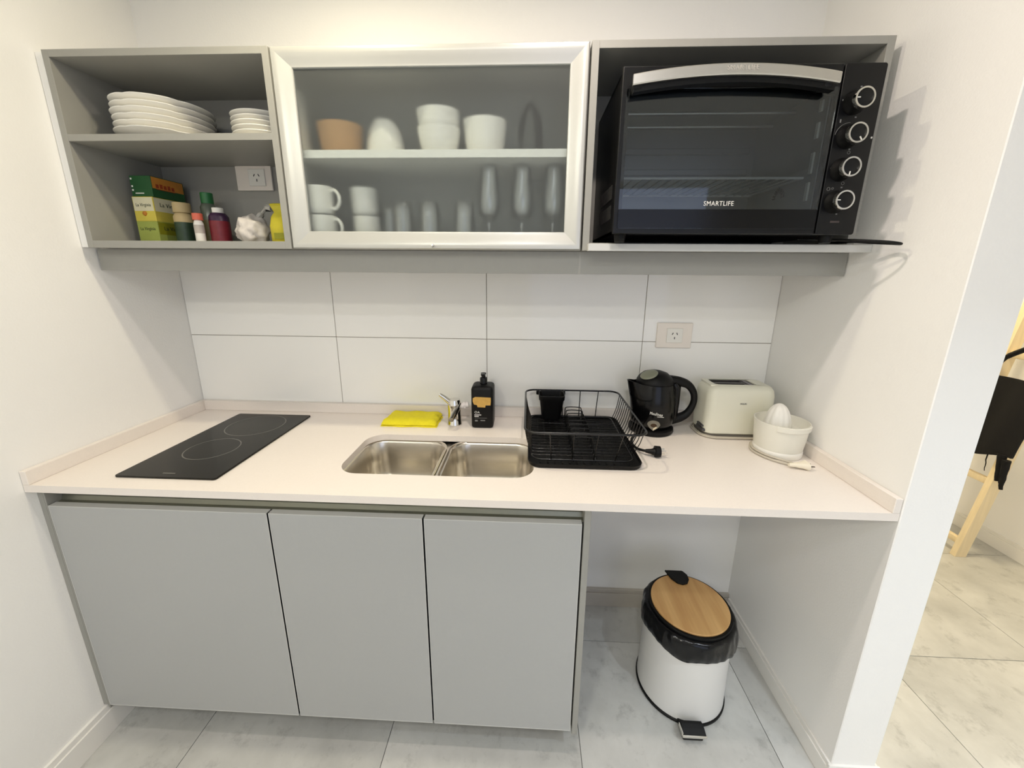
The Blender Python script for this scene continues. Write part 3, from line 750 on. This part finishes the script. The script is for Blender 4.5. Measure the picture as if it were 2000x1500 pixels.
def cup_tree(label, loc, rz, group, R=.041, h=.078):
    t = thing('coffee_cup', label, 'cup', loc, rz, group)
    b = NB(); lathe(b, [(.0005, .003), (R*.7, .003), (R*.72, 0), (R*.8, 0), (R*.93, .006), (R*.985, .02), (R, h), (R-.003, h), (R*.985-.003, .02), (R*.9, .009), (.0005, .007)], (0, 0, 0), 36); obj('bowl', b, PORC, t, smooth=50, local=True)
    b = NB(); tube(b, smooth_path([(R-.002, 0, h*.82), (R+.014, 0, h*.86), (R+.027, 0, h*.66), (R+.027, 0, h*.40), (R+.013, 0, h*.2), (R-.003, 0, h*.24)], 5), .0048, 8); obj('handle', b, PORC, t, smooth=60, local=True)
    return t
cup_tree('white cup with ring handle, lower of the stacked pair beside the left door frame', (.712, -.247, S0), -.30, 'white cups behind frosted glass')
cup_tree('white cup with ring handle, upper of the stacked pair beside the left door frame', (.709, -.247, S0+.0805), -.25, 'white cups behind frosted glass')
cup_tree('white cup with handle turned away, lower of the blurred second pair', (.826, -.19, S0), 1.9, 'white cups behind frosted glass', .039, .082)
cup_tree('white cup with handle turned away, upper of the blurred second pair', (.824, -.19, S0+.0845), 1.8, 'white cups behind frosted glass', .039, .078)
def tumbler(R, h):
    b = NB(); lathe(b, [(.0005, h), (R*.80, h), (R*.84, h-.002), (R*.9, h*.6), (R, 0), (R-.002, 0), (R*.9-.0025, h*.6), (R*.80, h-.012), (.0005, h-.010)], (0, 0, 0), 32); return b
g0 = tumbler(.035, .118)
me0 = None
for i, (x, y, lab) in enumerate(((.888, -.14, 'first upturned tumbler, just right of the white cups'), (.947, -.21, 'second upturned tumbler to the right of the white cups'), (1.030, -.215, 'third upturned tumbler, in the middle of lower shelf'), (1.136, -.215, 'upturned tumbler just left of the stemmed glasses'))):
    if i == 0: o = put('tumbler', g0, TUMBLER, (x, y, S0), 'clear glass, '+lab, 'glass', group='upturned tumblers'); me0 = o
    else:
        o = me0.copy(); COL.objects.link(o); o.location = (x, y, S0); o['label'] = 'clear glass, '+lab
def flute():
    b = NB(); lathe(b, [(.030, 0), (.030, .0015), (.012, .004), (.0045, .010), (.004, .045), (.007, .058), (.006, .064), (.012, .070), (.026, .082), (.034, .105), (.033, .14), (.025, .215), (.0238, .215), (.0318, .14), (.0325, .106), (.025, .085), (.0005, .076)], (0, 0, 0), 32, cap0=True); return b
f0 = None
for i, (x, y, lab) in enumerate(((1.212, -.215, 'leftmost of the three'), (1.311, -.215, 'middle of the three'), (1.404, -.215, 'rightmost of the three'))):
    if i == 0: f0 = o = put('stemmed_glass', flute(), TUMBLER, (x, y, S0), '', 'glass', group='stemmed glasses')
    else: o = f0.copy(); COL.objects.link(o); o.location = (x, y, S0)
    o['label'] = 'clear tulip stemmed glass, %s on lower shelf behind frosted glass' % lab

# ================================================================== ON THE WORKTOP
# yellow cloth
tw = thing('folded_cloth', 'bright yellow cleaning cloth folded flat beside the tap', 'cloth', (.90, -.09, T))
def cloth_layer(x0, x1, y0, y1, z0, z1, seed):
    b = NB(); n, mm = 26, 12; rows = []
    for j in range(mm+1):
        row = []
        for i in range(n+1):
            u, v_ = i/n, j/mm
            wob = .004*noise.noise(Vector((u*5, v_*3, seed)))
            ed = min(1, min(u, 1-u)*14, v_*5+.15 if v_ < .4 else 1)
            row.append((x0+(x1-x0)*u+.006*noise.noise(Vector((3, v_*4, seed)))*(1 if u > .5 else -1), y0+(y1-y0)*v_+.005*noise.noise(Vector((u*4, 7, seed))), max(z0+.0012, z0+(z1-z0)*(1-.45*v_)*math.sqrt(max(ed, .02))+wob)))
        rows.append(row)
    V = [[b.verts.new(p) for p in r] for r in rows]
    Bt = [[b.verts.new((p[0], p[1], z0)) for p in r] for r in rows]
    for j in range(mm):
        for i in range(n):
            b.faces.new((V[j][i], V[j][i+1], V[j+1][i+1], V[j+1][i])); b.faces.new((Bt[j][i], Bt[j+1][i], Bt[j+1][i+1], Bt[j][i+1]))
    for i in range(n): b.faces.new((V[0][i], Bt[0][i], Bt[0][i+1], V[0][i+1])); b.faces.new((V[mm][i], V[mm][i+1], Bt[mm][i+1], Bt[mm][i]))
    for j in range(mm): b.faces.new((V[j][0], V[j+1][0], Bt[j+1][0], Bt[j][0])); b.faces.new((V[j][n], Bt[j][n], Bt[j+1][n], V[j+1][n]))
    return b
obj('cloth_layer', cloth_layer(.796, 1.006, -.148, -.035, T+.0005, T+.007, 2.), CLOTH, tw, smooth=60)
obj('cloth_layer', cloth_layer(.800, 1.002, -.147, -.030, T+.0072, T+.029, 5.), CLOTH, tw, smooth=60)

# tap
tap = thing('kitchen_tap', 'short chrome single-lever tap behind the sink', 'tap', (1.066, -.105, T))
b = NB(); lathe(b, [(.027, T+.0004), (.027, T+.004), (.0245, T+.008), (.0235, T+.05), (.0245, T+.068), (.0255, T+.076), (.0245, T+.084), (.021, T+.098), (.0005, T+.1025)], (1.066, -.105, 0), 28, cap0=True); obj('tap_body', b, CHROME, tap, smooth=40)
b = NB(); loft(b, [[(x+dx*s, y, z+dz*s) for dx, dz in ((-.5, -.4), (.5, .4), (.35, .7), (-.65, -.1))] for (x, y, z, s) in ((1.060, -.100, T+.078, .014), (1.045, -.103, T+.090, .014), (1.026, -.108, T+.112, .012), (1.021, -.109, T+.117, .011))], True, True)
b = NB(); tube(b, [(1.066, -.105, T+.072), (1.048, -.112, T+.092), (1.029, -.117, T+.110), (1.015, -.120, T+.121)], [.0125, .0105, .0085, .0065], 10); obj('lever', b, CHROME, tap, smooth=40)
b = NB()
loft(b, [[(x+dx, y, z+dz) for dx, dz in rrect(0, 0, w_, h_, h_*.35, 3)] for (x, y, z, w_, h_) in ((1.082, -.108, T+.076, .022, .026), (1.079, -.13, T+.068, .021, .022), (1.073, -.158, T+.056, .019, .018), (1.068, -.182, T+.046, .017, .014))], True, True)
obj('spout', b, CHROME, tap, smooth=40)
b = NB(); tube(b, [(1.085, -.100, T+.070), (1.118, -.096, T+.076)], .011, 12); tube(b, [(1.100, -.098, T+.073), (1.106, -.097, T+.074)], .0145, 6); obj('side_nut', b, mat('white_nut', lin(226, 220, 216), .25), tap, smooth=40)

# soap bottle
so = thing('soap_dispenser', 'black square pump soap bottle with a worn yellow label behind the sink', 'bottle', (1.174, -.100, T))
b = NB()
rings = []
for (z, ins, r) in ((.0005, .006, .008), (.003, .002, .010), (.008, 0, .012), (.146, 0, .012), (.153, .002, .012), (.1575, .008, .010), (.159, .016, .008)):
    rings.append([(p[0], p[1], T+z) for p in rrect(1.174, -.100, .080-2*ins, .084-2*ins, r, 5)])
loft(b, rings, True, True); obj('body', b, BLACKM, so, smooth=40)
b = NB(); lathe(b, [(.0135, T+.158), (.0135, T+.180), (.0115, T+.184), (.0075, T+.185), (.0075, T+.194), (.0098, T+.196), (.0098, T+.2005), (.0005, T+.202)], (1.176, -.100, 0), 22)
box(b, 1.168, 1.184, -.122, -.100, T+.194, T+.2005, bev=.0025); obj('pump', b, BLACKG, so, smooth=40)
b = NB(); pts = [(1.141, 1.016), (1.150, 1.021), (1.175, 1.0205), (1.206, 1.0195), (1.2065, 1.004), (1.205, .990), (1.187, .9895), (1.186, .9815), (1.158, .982), (1.156, .990), (1.145, .992), (1.1405, 1.004)]
prism(b, pts, 0, .0006, (), FRONT); b.transform(Matrix.Translation((0, -.1418, 0))); obj('yellow_label', b, SOAPL, so)
text('lettering', 'OA', .0125, PRINTW, so, at_front(1.156, -.1424, .962))
for x0, x1, z, h_, m_ in ((1.146, 1.171, .9525, .0028, PRINTW), (1.146, 1.162, .9465, .0028, PRINTW), (1.147, 1.192, .9405, .0012, PRINTG), (1.148, 1.158, .930, .006, PRINTG), (1.168, 1.185, .931, .004, PRINTG)):
    b = NB(); box(b, x0, x1, -.1424, -.1418, z-h_/2, z+h_/2); obj('print_mark', b, m_, so)

# dish rack
dr = thing('dish_rack', 'black wire dish rack standing in its drip tray beside the sink', 'rack', (1.51, -.22, T))
RX0, RX1, RY0, RY1, RZt = 1.332, 1.680, -.447, -.036, 1.020
BX0, BX1, BY0, BY1, RZb = 1.354, 1.658, -.405, -.045, .918
rp = rrect((RX0+RX1)/2, (RY0+RY1)/2, RX1-RX0, RY1-RY0, .035, 6)
b = NB(); tube(b, [(p[0], p[1], RZt) for p in rp], .0034, 8, closed=True); obj('rim', b, WIRE, dr, smooth=60)
bp_ = rrect((BX0+BX1)/2, (BY0+BY1)/2, BX1-BX0, BY1-BY0, .03, 6)
b = NB(); tube(b, [(p[0], p[1], RZb) for p in bp_], .0026, 8, closed=True); obj('lower_rim', b, WIRE, dr, smooth=60)
ny = 15
for k in range(ny):
    f = (k+.5)/ny
    yt = RY0+.03+(RY1-RY0-.06)*f; yb_ = BY0+.02+(BY1-BY0-.04)*f
    b = NB(); tube(b, smooth_path([(RX0, yt, RZt), (RX0+.008, yt*.6+yb_*.4, RZt-.05), (BX0, yb_, RZb+.008), (BX0+.012, yb_, RZb), (1.5, yb_, RZb), (BX1-.012, yb_, RZb), (BX1, yb_, RZb+.008), (RX1-.008, yt*.6+yb_*.4, RZt-.05), (RX1, yt, RZt)], 2), .0014, 6)
    obj('wire', b, WIRE, dr, smooth=60)
for k in range(4):
    f = (k+.6)/4.2
    xt = RX0+.03+(RX1-RX0-.06)*f; xb = BX0+.02+(BX1-BX0-.04)*f
    for (yr, yb_) in ((RY0, BY0), (RY1, BY1)):
        b = NB(); tube(b, [(xt, yr, RZt), (xb, yb_, RZb)], .0018, 6); obj('wire', b, WIRE, dr, smooth=60)
for k in range(9):
    y = -.085-.034*k
    b = NB(); tube(b, smooth_path([(1.478, y, RZb), (1.480, y, RZb+.040), (1.487, y, RZb+.052), (1.53, y, RZb+.052), (1.540, y, RZb+.044), (1.544, y, RZb)], 3), .0017, 6); obj('plate_divider', b, WIRE, dr, smooth=60)
for x in (1.478, 1.544):
    b = NB(); tube(b, [(x, BY0, RZb-.003), (x, BY1, RZb-.003)], .0022, 6); obj('wire', b, WIRE, dr, smooth=60)
b = NB(); rings = []
for (ins, z, r) in ((.012, T+.0005, .03), (.003, T+.002, .036), (0, T+.014, .038), (.0025, T+.0145, .037), (.006, T+.006, .034), (.02, T+.0045, .025)):
    rings.append([(p[0], p[1], z) for p in rrect(1.512, -.2265, .340-2*ins, .407-2*ins, r, 6)])
loft(b, rings, True, True)
tr = obj('drip_tray', b, BLACKM, dr, smooth=50)
for k in range(13):
    x = 1.380+.022*k
    b = NB(); box(b, x-.003, x+.003, -.405, -.045, T+.004, T+.0075, bev=.0015); obj('tray_rib', b, BLACKM, tr)
b = NB(); rings = []
for (w_, d_, z) in ((.066, .05, .926), (.070, .054, .93), (.088, .066, 1.000), (.094, .070, 1.004), (.096, .072, 1.020), (.090, .066, 1.020), (.083, .060, 1.0)):
    rings.append([(p[0], p[1], z) for p in rrect(1.428, -.082, w_, d_, .014, 5)])
loft(b, rings, True, True); cc = obj('cutlery_cup', b, BLACKM, dr, smooth=45)
b = NB(); box(b, 1.372, 1.384, -.05, -.036, 1.004, 1.022, bev=.003); box(b, 1.474, 1.482, -.05, -.036, 1.004, 1.022, bev=.003); obj('hook', b, BLACKM, cc)

# kettle
ke = thing('electric_kettle', 'black electric kettle between the dish rack and the toaster', 'kettle', (1.793, -.108, T))
KX, KY = 1.793, -.108
b = NB(); lathe(b, [(.076, T+.0005), (.079, T+.006), (.078, T+.016), (.070, T+.021), (.0005, T+.022)], (KX, KY, 0), 44, cap0=True); obj('power_base', b, BLACKM, ke, smooth=40)
def kfn(a, r, z):
    d = math.atan2(math.sin(a-PI*1.03), math.cos(a-PI*1.03)); t = max(0, (z-.985)/.095)
    s = math.exp(-(d/.30)**2)*t**1.6
    return r+.034*s, z+.010*s*t
b = NB(); lathe(b, [(.066, T+.024), (.071, T+.028), (.076, T+.05), (.0785, T+.085), (.0775, T+.12), (.0735, T+.15), (.068, T+.175), (.0665, T+.181), (.0635, T+.181), (.060, T+.170)], (KX, KY, 0), 72, kfn, cap0=True); obj('body', b, BLACKG, ke, smooth=50)
b = NB(); lathe(b, [(.060, T+.172), (.0640, T+.180), (.0625, T+.190), (.056, T+.202), (.042, T+.215), (.022, T+.222), (.0005, T+.2235)], (KX, KY, 0), 48); ld = obj('lid', b, BLACKM, ke, smooth=50)
b = NB(); bmesh.ops.create_uvsphere(b, u_segments=24, v_segments=12, radius=1)
b.transform(Matrix.Translation((KX-.030, KY-.024, T+.2140)) @ Matrix.Rotation(-.36, 4, 'Y') @ Matrix.Rotation(.29, 4, 'X') @ Matrix.Diagonal((.031, .026, .0075, 1))); obj('lid_button', b, GREYB, ld, smooth=60)
b = NB()
hp = smooth_path([(1.842, -.108, T+.188), (1.880, -.108, T+.184), (1.912, -.111, T+.172), (1.933, -.113, T+.142), (1.935, -.113, T+.105), (1.919, -.112, T+.068), (1.893, -.108, T+.048), (1.858, -.108, T+.038)], 5)
tube(b, hp, [.0150+.004*math.cos(i/len(hp)*2*PI) for i in range(len(hp))], 12); obj('handle', b, BLACKM, ke, smooth=60)
b = NB(); tube(b, [(1.857, -.118, T+.180), (1.868, -.118, T+.165), (1.871, -.118, T+.11), (1.866, -.118, T+.055), (1.856, -.118, T+.042)], [.012, .015, .0125, .015, .012], 12); obj('handle_mount', b, BLACKG, ke, smooth=60)
def on_body(bm, ang, z, rr, tilt=0):
    me = bpy.data.meshes.new('t'); bm.to_mesh(me); bm.free()
    me.transform(Matrix.Translation((KX+rr*math.cos(ang), KY+rr*math.sin(ang), z)) @ Matrix.Rotation(ang+PI/2, 4, 'Z') @ Matrix.Rotation(PI/2-tilt, 4, 'X'))
    q = NB(); q.from_mesh(me); bpy.data.meshes.remove(me); return q
AK = -PI*.56
b = NB(); out = [(.0215*math.cos(t), .0160*math.sin(t)) for t in [PI*1.0-PI*1.0*k/14 for k in range(15)]]+[(.014, -.011), (0, -.0225), (-.014, -.011)]
prism(b, out, 0, .006, (), None, bev=.001); sw = obj('switch', on_body(b, AK, T+.047, .0735), mat('satin_grey', lin(128, 123, 110), .35, metal=.4), ke, smooth=35)
b = NB(); prism(b, [(.0105*math.cos(t), .0068*math.sin(t)-.002) for t in [2*PI*k/16 for k in range(16)]], .005, .0066); obj('switch_lens', on_body(b, AK, T+.0475, .0735), mat('amber_dark', lin(60, 40, 20), .2), sw)
b = NB(); prism(b, [(-.001, -.0205), (.0118, -.0088), (.008, -.005), (-.0015, -.013)], .0058, .0070); obj('switch_tip', on_body(b, AK, T+.047, .0735), mat('pale_gold', lin(232, 220, 190), .3, metal=.5), sw)
text('lettering', 'Moulinex', .0145, PRINTW, ke, Matrix.Translation((KX+.0792*math.cos(AK+.06), KY+.0792*math.sin(AK+.06), T+.087)) @ Matrix.Rotation(AK+.06+PI/2, 4, 'Z') @ Matrix.Rotation(PI/2, 4, 'X') @ Matrix.Rotation(-.12, 4, 'Z'), ext=.0012, sx=.75)
b = NB(); box(b, .004, .026, -.0006, .0006, -.0008, .0012); obj('print_mark', on_body(b, AK+.06, T+.0775, .0792), PRINTW, ke)
b = NB(); tube(b, smooth_path([(1.735, -.160, T+.006), (1.705, -.200, T+.005), (1.690, -.250, T+.006), (1.694, -.295, T+.010), (1.705, -.318, T+.0145), (1.716, -.328, T+.0165)], 5), .0042, 8); obj('power_cord', b, RUBBER, ke, smooth=60)
b = NB(); tube(b, [(1.712, -.326, T+.0165), (1.728, -.331, T+.017), (1.738, -.333, T+.0175), (1.740, -.3332, T+.0175)], [.0055, .0085, .012, .012], 12)
tube(b, [(1.739, -.333, T+.0182), (1.755, -.3335, T+.0182)], [.0178, .0172], 20); pg = obj('plug', b, BLACKM, ke, smooth=40)
b = NB()
for (dy, dz, a) in ((-.008, .005, .5), (.008, .005, -.5), (0, -.009, 0)):
    s = NB(); box(s, 0, .016, -.003, .003, -.0008, .0008, bev=.0003, seg=1)
    me = bpy.data.meshes.new('t'); s.to_mesh(me); s.free(); me.transform(Matrix.Translation((1.755, -.3335+dy, T+.0182+dz)) @ Matrix.Rotation(a+PI/2, 4, 'X')); b.from_mesh(me); bpy.data.meshes.remove(me)
obj('prong', b, CHROME, pg)

# toaster
to = thing('toaster', 'cream two-slot toaster against the tiles beside the kettle', 'toaster', (2.068, -.112, T))
TX0, TX1, TY0, TY1 = 1.958, 2.190, -.178, -.050
b = NB(); rings = []
for (z, ins, r) in ((.014, .006, .026), (.018, .002, .028), (.05, .0, .030), (.150, .001, .030), (.170, .004, .030), (.182, .012, .026), (.1872, .022, .02), (.188, .030, .014)):
    rings.append([(p[0], p[1], T+z) for p in rrect((TX0+TX1)/2, (TY0+TY1)/2, TX1-TX0-2*ins, TY1-TY0-2*ins, r, 7)])
loft(b, rings, True, False)
top = rings[-1]
inner = rrect(2.048, -.114, .158, .080, .006, 7)
R0 = [v for v in b.verts if abs(v.co.z-(T+.188)) < 1e-6]
R0 = [min(R0, key=lambda v: (v.co-Vector(p)).length) for p in top]
R1 = [b.verts.new((p[0], p[1], T+.188)) for p in inner]; R2 = [b.verts.new((p[0], p[1], T+.182)) for p in inner]
for k in range(len(top)):
    k2 = (k+1) % len(top); b.faces.new((R0[k], R0[k2], R1[k2], R1[k])); b.faces.new((R1[k], R1[k2], R2[k2], R2[k]))
b.faces.new(R2)
obj('shell', b, CREAM, to, smooth=40)
b = NB(); prism(b, rrect(2.048, -.114, .1575, .0795, .006, 5), T+.1822, T+.1842, [rrect(2.036, -.098, .122, .017, .002, 3), rrect(2.036, -.130, .122, .017, .002, 3)]); sp = obj('slot_plate', b, mat('slot_plate', lin(60, 56, 58), .35, metal=.4), to)
for y in (-.098, -.130):
    b = NB(); box(b, 1.976, 2.096, y-.008, y+.008, T+.1821, T+.1825); obj('slot', b, HOLE, sp)
b = NB(); box(b, 2.106, 2.118, -.146, -.082, T+.184, T+.1865, bev=.001); obj('rack_lever', b, mat('lever_grey', lin(110, 104, 108), .35), to)
b = NB(); rings = []
for (z, ins) in ((.0005, .010), (.003, .006), (.012, .006), (.0145, .010)):
    rings.append([(p[0], p[1], T+z) for p in rrect((TX0+TX1)/2, (TY0+TY1)/2, TX1-TX0-2*ins, TY1-TY0-2*ins, .03, 7)])
loft(b, rings, True, True); obj('foot_plate', b, mat('warm_grey_plastic', lin(120, 114, 104), .5), to, smooth=40)
b = NB()
for (off, z) in ((.004, .005), (.010, .0048)):
    tube(b, [(p[0], p[1], T+z) for p in rrect((TX0+TX1)/2, (TY0+TY1)/2, TX1-TX0+2*off-.004, TY1-TY0+2*off-.006, .05, 8)], .0030, 8, closed=True)
obj('wound_cord', b, CREAMC, to, smooth=60)
b = NB(); box(b, TX0-.004, TX0+.02, -.165, -.110, T+.018, T+.030, bev=.004); box(b, TX0-.006, TX0+.004, -.160, -.120, T+.034, T+.042, bev=.003); obj('control_strip', b, mat('dark_grey_plastic', lin(70, 68, 68), .4), to, smooth=40)
text('lettering', 'PHILIPS', .0085, PRINTG, to, at_front(2.075, TY0-.0006, T+.128), sx=.75)

# citrus juicer
ju = thing('citrus_juicer', 'white electric citrus juicer with ribbed cone in the right corner of the worktop', 'juicer', (2.148, -.272, T))
JX, JY = 2.148, -.272
b = NB(); lathe(b, [(.066, T+.0005), (.0685, T+.004), (.0685, T+.020), (.066, T+.023), (.0005, T+.024)], (JX, JY, 0), 48, cap0=True); obj('motor_base', b, WHITEP, ju, smooth=40)
CLOUD = mat('cloudy_plastic', lin(240, 238, 226), .3, trans=.1)
b = NB(); lathe(b, [(.0672, T+.0232), (.0705, T+.05), (.0735, T+.085), (.0765, T+.108), (.0765, T+.1105), (.0738, T+.1105), (.0710, T+.094), (.066, T+.082), (.03, T+.086)], (JX, JY, 0), 56, cap0=True); obj('bowl', b, CLOUD, ju, smooth=40)
b = NB(); a0, a1 = PI*1.28, PI*1.80
A = [[b.verts.new((JX+r*math.cos(a0+(a1-a0)*i/16), JY+r*math.sin(a0+(a1-a0)*i/16), z)) for r, z in ((.0752, T+.092), (.0785, T+.094), (.0795, T+.108), (.0765, T+.1095))] for i in range(17)]
for p, q in zip(A, A[1:]):
    for k in range(4): b.faces.new((p[k], p[(k+1) % 4], q[(k+1) % 4], q[k]))
b.faces.new(A[0][::-1]); b.faces.new(A[-1]); obj('pour_lip', b, CLOUD, ju, smooth=40)
b = NB()
def jf(a, r, z):
    return r*(1+.075*abs(math.cos(a*5))*(1 if r > .006 else 0)-.03), z
lathe(b, [(.037, T+.084), (.0365, T+.095), (.034, T+.112), (.0305, T+.128), (.025, T+.143), (.017, T+.156), (.0075, T+.163), (.0005, T+.1645)], (JX-.013, JY, 0), 60, jf); obj('reamer_cone', b, WHITEP, ju, smooth=70)
b = NB(); tube(b, smooth_path([(JX-.050, JY+.058, T+.0042), (JX-.078, JY+.004, T+.0042), (JX-.064, JY-.052, T+.0042), (JX-.028, JY-.092, T+.0048), (JX+.000, JY-.108, T+.0070), (JX+.012, JY-.1140, T+.0085)], 5), .0038, 8)
tube(b, smooth_path([(JX-.050, JY+.052, T+.0105), (JX-.0735, JY+.004, T+.0105), (JX-.062, JY-.044, T+.0105), (JX-.028, JY-.080, T+.0092), (JX-.002, JY-.098, T+.0070)], 5), .0034, 8)
obj('power_cord', b, CREAMC, ju, smooth=60)
b = NB(); loft(b, [[(2.150+dx, -.386+dy*1.0, T+.0125+dz) for dx, dy, dz in [(x, p[0], p[1]) for p in rrect(0, 0, w_, h_, min(w_, h_)*.4, 4)]] for x, w_, h_ in ((-.036, .009, .009), (-.016, .013, .013), (.004, .026, .017), (.014, .036, .022), (.016, .035, .0225))], True, True)
jp = obj('plug', b, mat('cream_plug', lin(236, 228, 208), .4), ju, smooth=45)
b = NB()
for dy in (-.009, .009): box(b, 2.166, 2.183, -.386+dy-.002, -.386+dy+.002, T+.0115, T+.0135, bev=.0006, seg=1)
obj('prong', b, mat('dark_metal_prong', lin(86, 78, 70), .3, metal=.9), jp)

# ================================================================== PEDAL BIN
BX, BY = 1.912, -.330
bi = thing('pedal_bin', 'white pedal bin with bamboo lid and black liner under the open end of worktop', 'bin', (BX, BY, 0), 0)
b = NB(); lathe(b, [(.147, .0005), (.150, .003), (.150, .010), (.147, .013), (.0005, .0135)], (BX, BY, 0), 64, cap0=True); obj('base_ring', b, BLACKM, bi, smooth=40)
b = NB(); lathe(b, [(.146, .0128), (.1455, .02), (.1385, .325), (.134, .3255), (.134, .30)], (BX, BY, 0), 64); obj('drum', b, BINW, bi, smooth=40)
b = NB(); SEG = 180; rings = []
prof = [(.1300, .336, 0), (.1410, .337, .1), (.1475, .328, .35), (.1500, .318, .7), (.1510, .308, .8), (.1520, .297, 1), (.1530, .285, 1), (.1533, .275, 1), (.1535, .264, 1), (.1525, .250, 1), (.1495, .240, .8), (.1440, .248, .2)]
for (r, z, wg) in prof:
    ring = []
    for k in range(SEG):
        a = 2*PI*k/SEG; ca, sa = math.cos(a), math.sin(a)
        n1 = noise.noise(Vector((ca*2.6, sa*2.6, z*9))); n2 = noise.noise(Vector((ca*7+3, sa*7, z*16+a*.0)))
        n3 = noise.noise(Vector((a*9+z*14, z*30, 2.5)))*(.6+.4*n1)
        hang = .022*noise.noise(Vector((ca*1.2+9, sa*1.2, 0)))+.026*(.5-.5*math.cos(a-PI*1.25))-.02
        q = max(0, min(1, (.336-z)/.075))
        ring.append(b.verts.new((BX+(r+wg*(.006*n1+.006*n2+.0045*n3))*ca, BY+(r+wg*(.006*n1+.006*n2+.0045*n3))*sa, z-q*hang*1.4+wg*.004*n2)))
    rings.append(ring)
for A, B in zip(rings, rings[1:]):
    for k in range(SEG): b.faces.new((A[k], A[(k+1) % SEG], B[(k+1) % SEG], B[k]))
obj('bin_liner', b, BAG, bi, smooth=70)
b = NB(); lathe(b, [(.120, .332), (.1345, .3365), (.1355, .341), (.1345, .3475), (.130, .3485), (.127, .347), (.0005, .347)], (BX, BY, 0), 64); lb = obj('lid_rim', b, BLACKM, bi, smooth=40)
b = NB(); lathe(b, [(.1262, .3472), (.1262, .3515), (.125, .3528), (.0005, .3528)], (BX, BY, 0), 64); obj('lid_board', b, BAMBOO, bi, smooth=40)
hx, hy = BX+.002, BY+.118
b = NB(); prism(b, [(-.040, .022), (.026, .020), (.036, .002), (.034, -.020), (.022, -.038), (.004, -.044), (-.014, -.038), (-.030, -.016)], .3535, .3605, (), None, bev=.0015)
b.transform(Matrix.Translation((hx, hy, 0))); box(b, hx-.030, hx+.026, hy+.012, hy+.026, .300, .358, bev=.003); obj('hinge_cover', b, BLACKM, bi, smooth=35)
pd = NB(); loft(pd, [[(1.889+dx*s, y, z+dz) for dx, dz in ((-.038, -.004), (.038, -.004), (.036, .004), (-.036, .004))] for (y, z, s) in ((-.490, .041, .90), (-.499, .0425, .93), (-.510, .038, .98), (-.524, .031, 1.0))], True, True)
pedal = obj('pedal', pd, RUBBER, bi)
b = NB(); box(b, 1.851, 1.927, -.5285, -.5240, .0255, .0335, bev=.001); box(b, 1.8490, 1.8525, -.526, -.494, .030, .042, bev=.001); obj('chrome_edge', b, CHROME, pedal)
b = NB(); box(b, 1.857, 1.921, -.520, -.440, .004, .018, bev=.003); obj('pedal_bracket', b, BLACKM, bi)

# ================================================================== HALL: LADDER AND SCARF
ld = thing('wooden_ladder', 'pale wooden ladder leaning on the hall wall beyond the partition', 'ladder', (3.675, .51, 0))
def lx(z): return 3.662+.138*z
for y in (.42, .60):
    b = NB(); loft(b, [[(lx(z)+dx, y+dy, z) for dx, dy in ((-.028, -.014), (.028, -.014), (.028, .014), (-.028, .014))] for z in (0.0005, .9, 1.74)], True, True); obj('rail', b, PINE, ld)
for z in (.075, .43, .75, 1.07, 1.39, 1.68):
    b = NB(); box(b, lx(z)-.012, lx(z)+.012, .434, .586, z-.017, z+.017, bev=.003); obj('rung', b, PINE, ld, smooth=50)
sc_ = thing('fringed_scarf', 'black fringed shawl hung over the leaning ladder', 'scarf', (3.72, .46, .45))
def cloth_sheet(y0, y1, z0, z1, x_off, th=.012, seed=0):
    b = NB(); n, mm = 16, 16; F_, K_ = [], []
    for j in range(mm+1):
        rf, rk_ = [], []
        for i in range(n+1):
            u, v_ = i/n, j/mm; z = z0+(z1-z0)*v_
            y = y0+(y1-y0)*u+.006*math.sin(v_*5+seed)
            x = lx(z)-.046-x_off+.008*math.sin(u*9+seed+v_*2)+.004*noise.noise(Vector((u*3, v_*3, seed)))
            zz = z+(.012*math.sin(u*6+seed) if j == 0 else 0)-.035*(1-v_)*u
            rf.append(b.verts.new((x-th, y, zz))); rk_.append(b.verts.new((x, y, zz)))
        F_.append(rf); K_.append(rk_)
    for j in range(mm):
        for i in range(n):
            b.faces.new((F_[j][i], F_[j][i+1], F_[j+1][i+1], F_[j+1][i])); b.faces.new((K_[j][i], K_[j+1][i], K_[j+1][i+1], K_[j][i+1]))
    for j in range(mm): b.faces.new((F_[j][0], F_[j+1][0], K_[j+1][0], K_[j][0])); b.faces.new((F_[j][n], K_[j][n], K_[j+1][n], F_[j+1][n]))
    for i in range(n): b.faces.new((F_[0][i], K_[0][i], K_[0][i+1], F_[0][i+1])); b.faces.new((F_[mm][i], F_[mm][i+1], K_[mm][i+1], K_[mm][i]))
    return b
obj('cloth_panel', cloth_sheet(.36, .615, .585, .965, .0, seed=1.), TEXT_BLACK, sc_, smooth=60)
rnd = random.Random(3)
for (y, z1, z0, w_) in ((.462, .60, .485, .007), (.405, .60, .46, .030), (.375, .58, .43, .034), (.39, .60, .455, .02)):
    b = NB(); pts = []; n = 8
    tube(b, [(lx(z1)-.052+.0010*math.sin(i*1.7+y*50), y-.012*i/n+.0012*math.sin(i*2.1), z1+(z0-z1)*i/n) for i in range(n+1)], [w_*.5*(1-.55*i/n) for i in range(n+1)], 6)
    obj('fringe', b, TEXT_BLACK, sc_, smooth=60)
b = NB(); tube(b, smooth_path([(lx(1.2)-.05, .40, 1.20), (lx(1.13)-.052, .47, 1.135), (lx(1.06)-.05, .565, 1.055), (lx(1.0)-.04, .60, .97)], 5), [.012]*10+[.010]*6, 6); obj('strap', b, TEXT_BLACK, sc_, smooth=60)
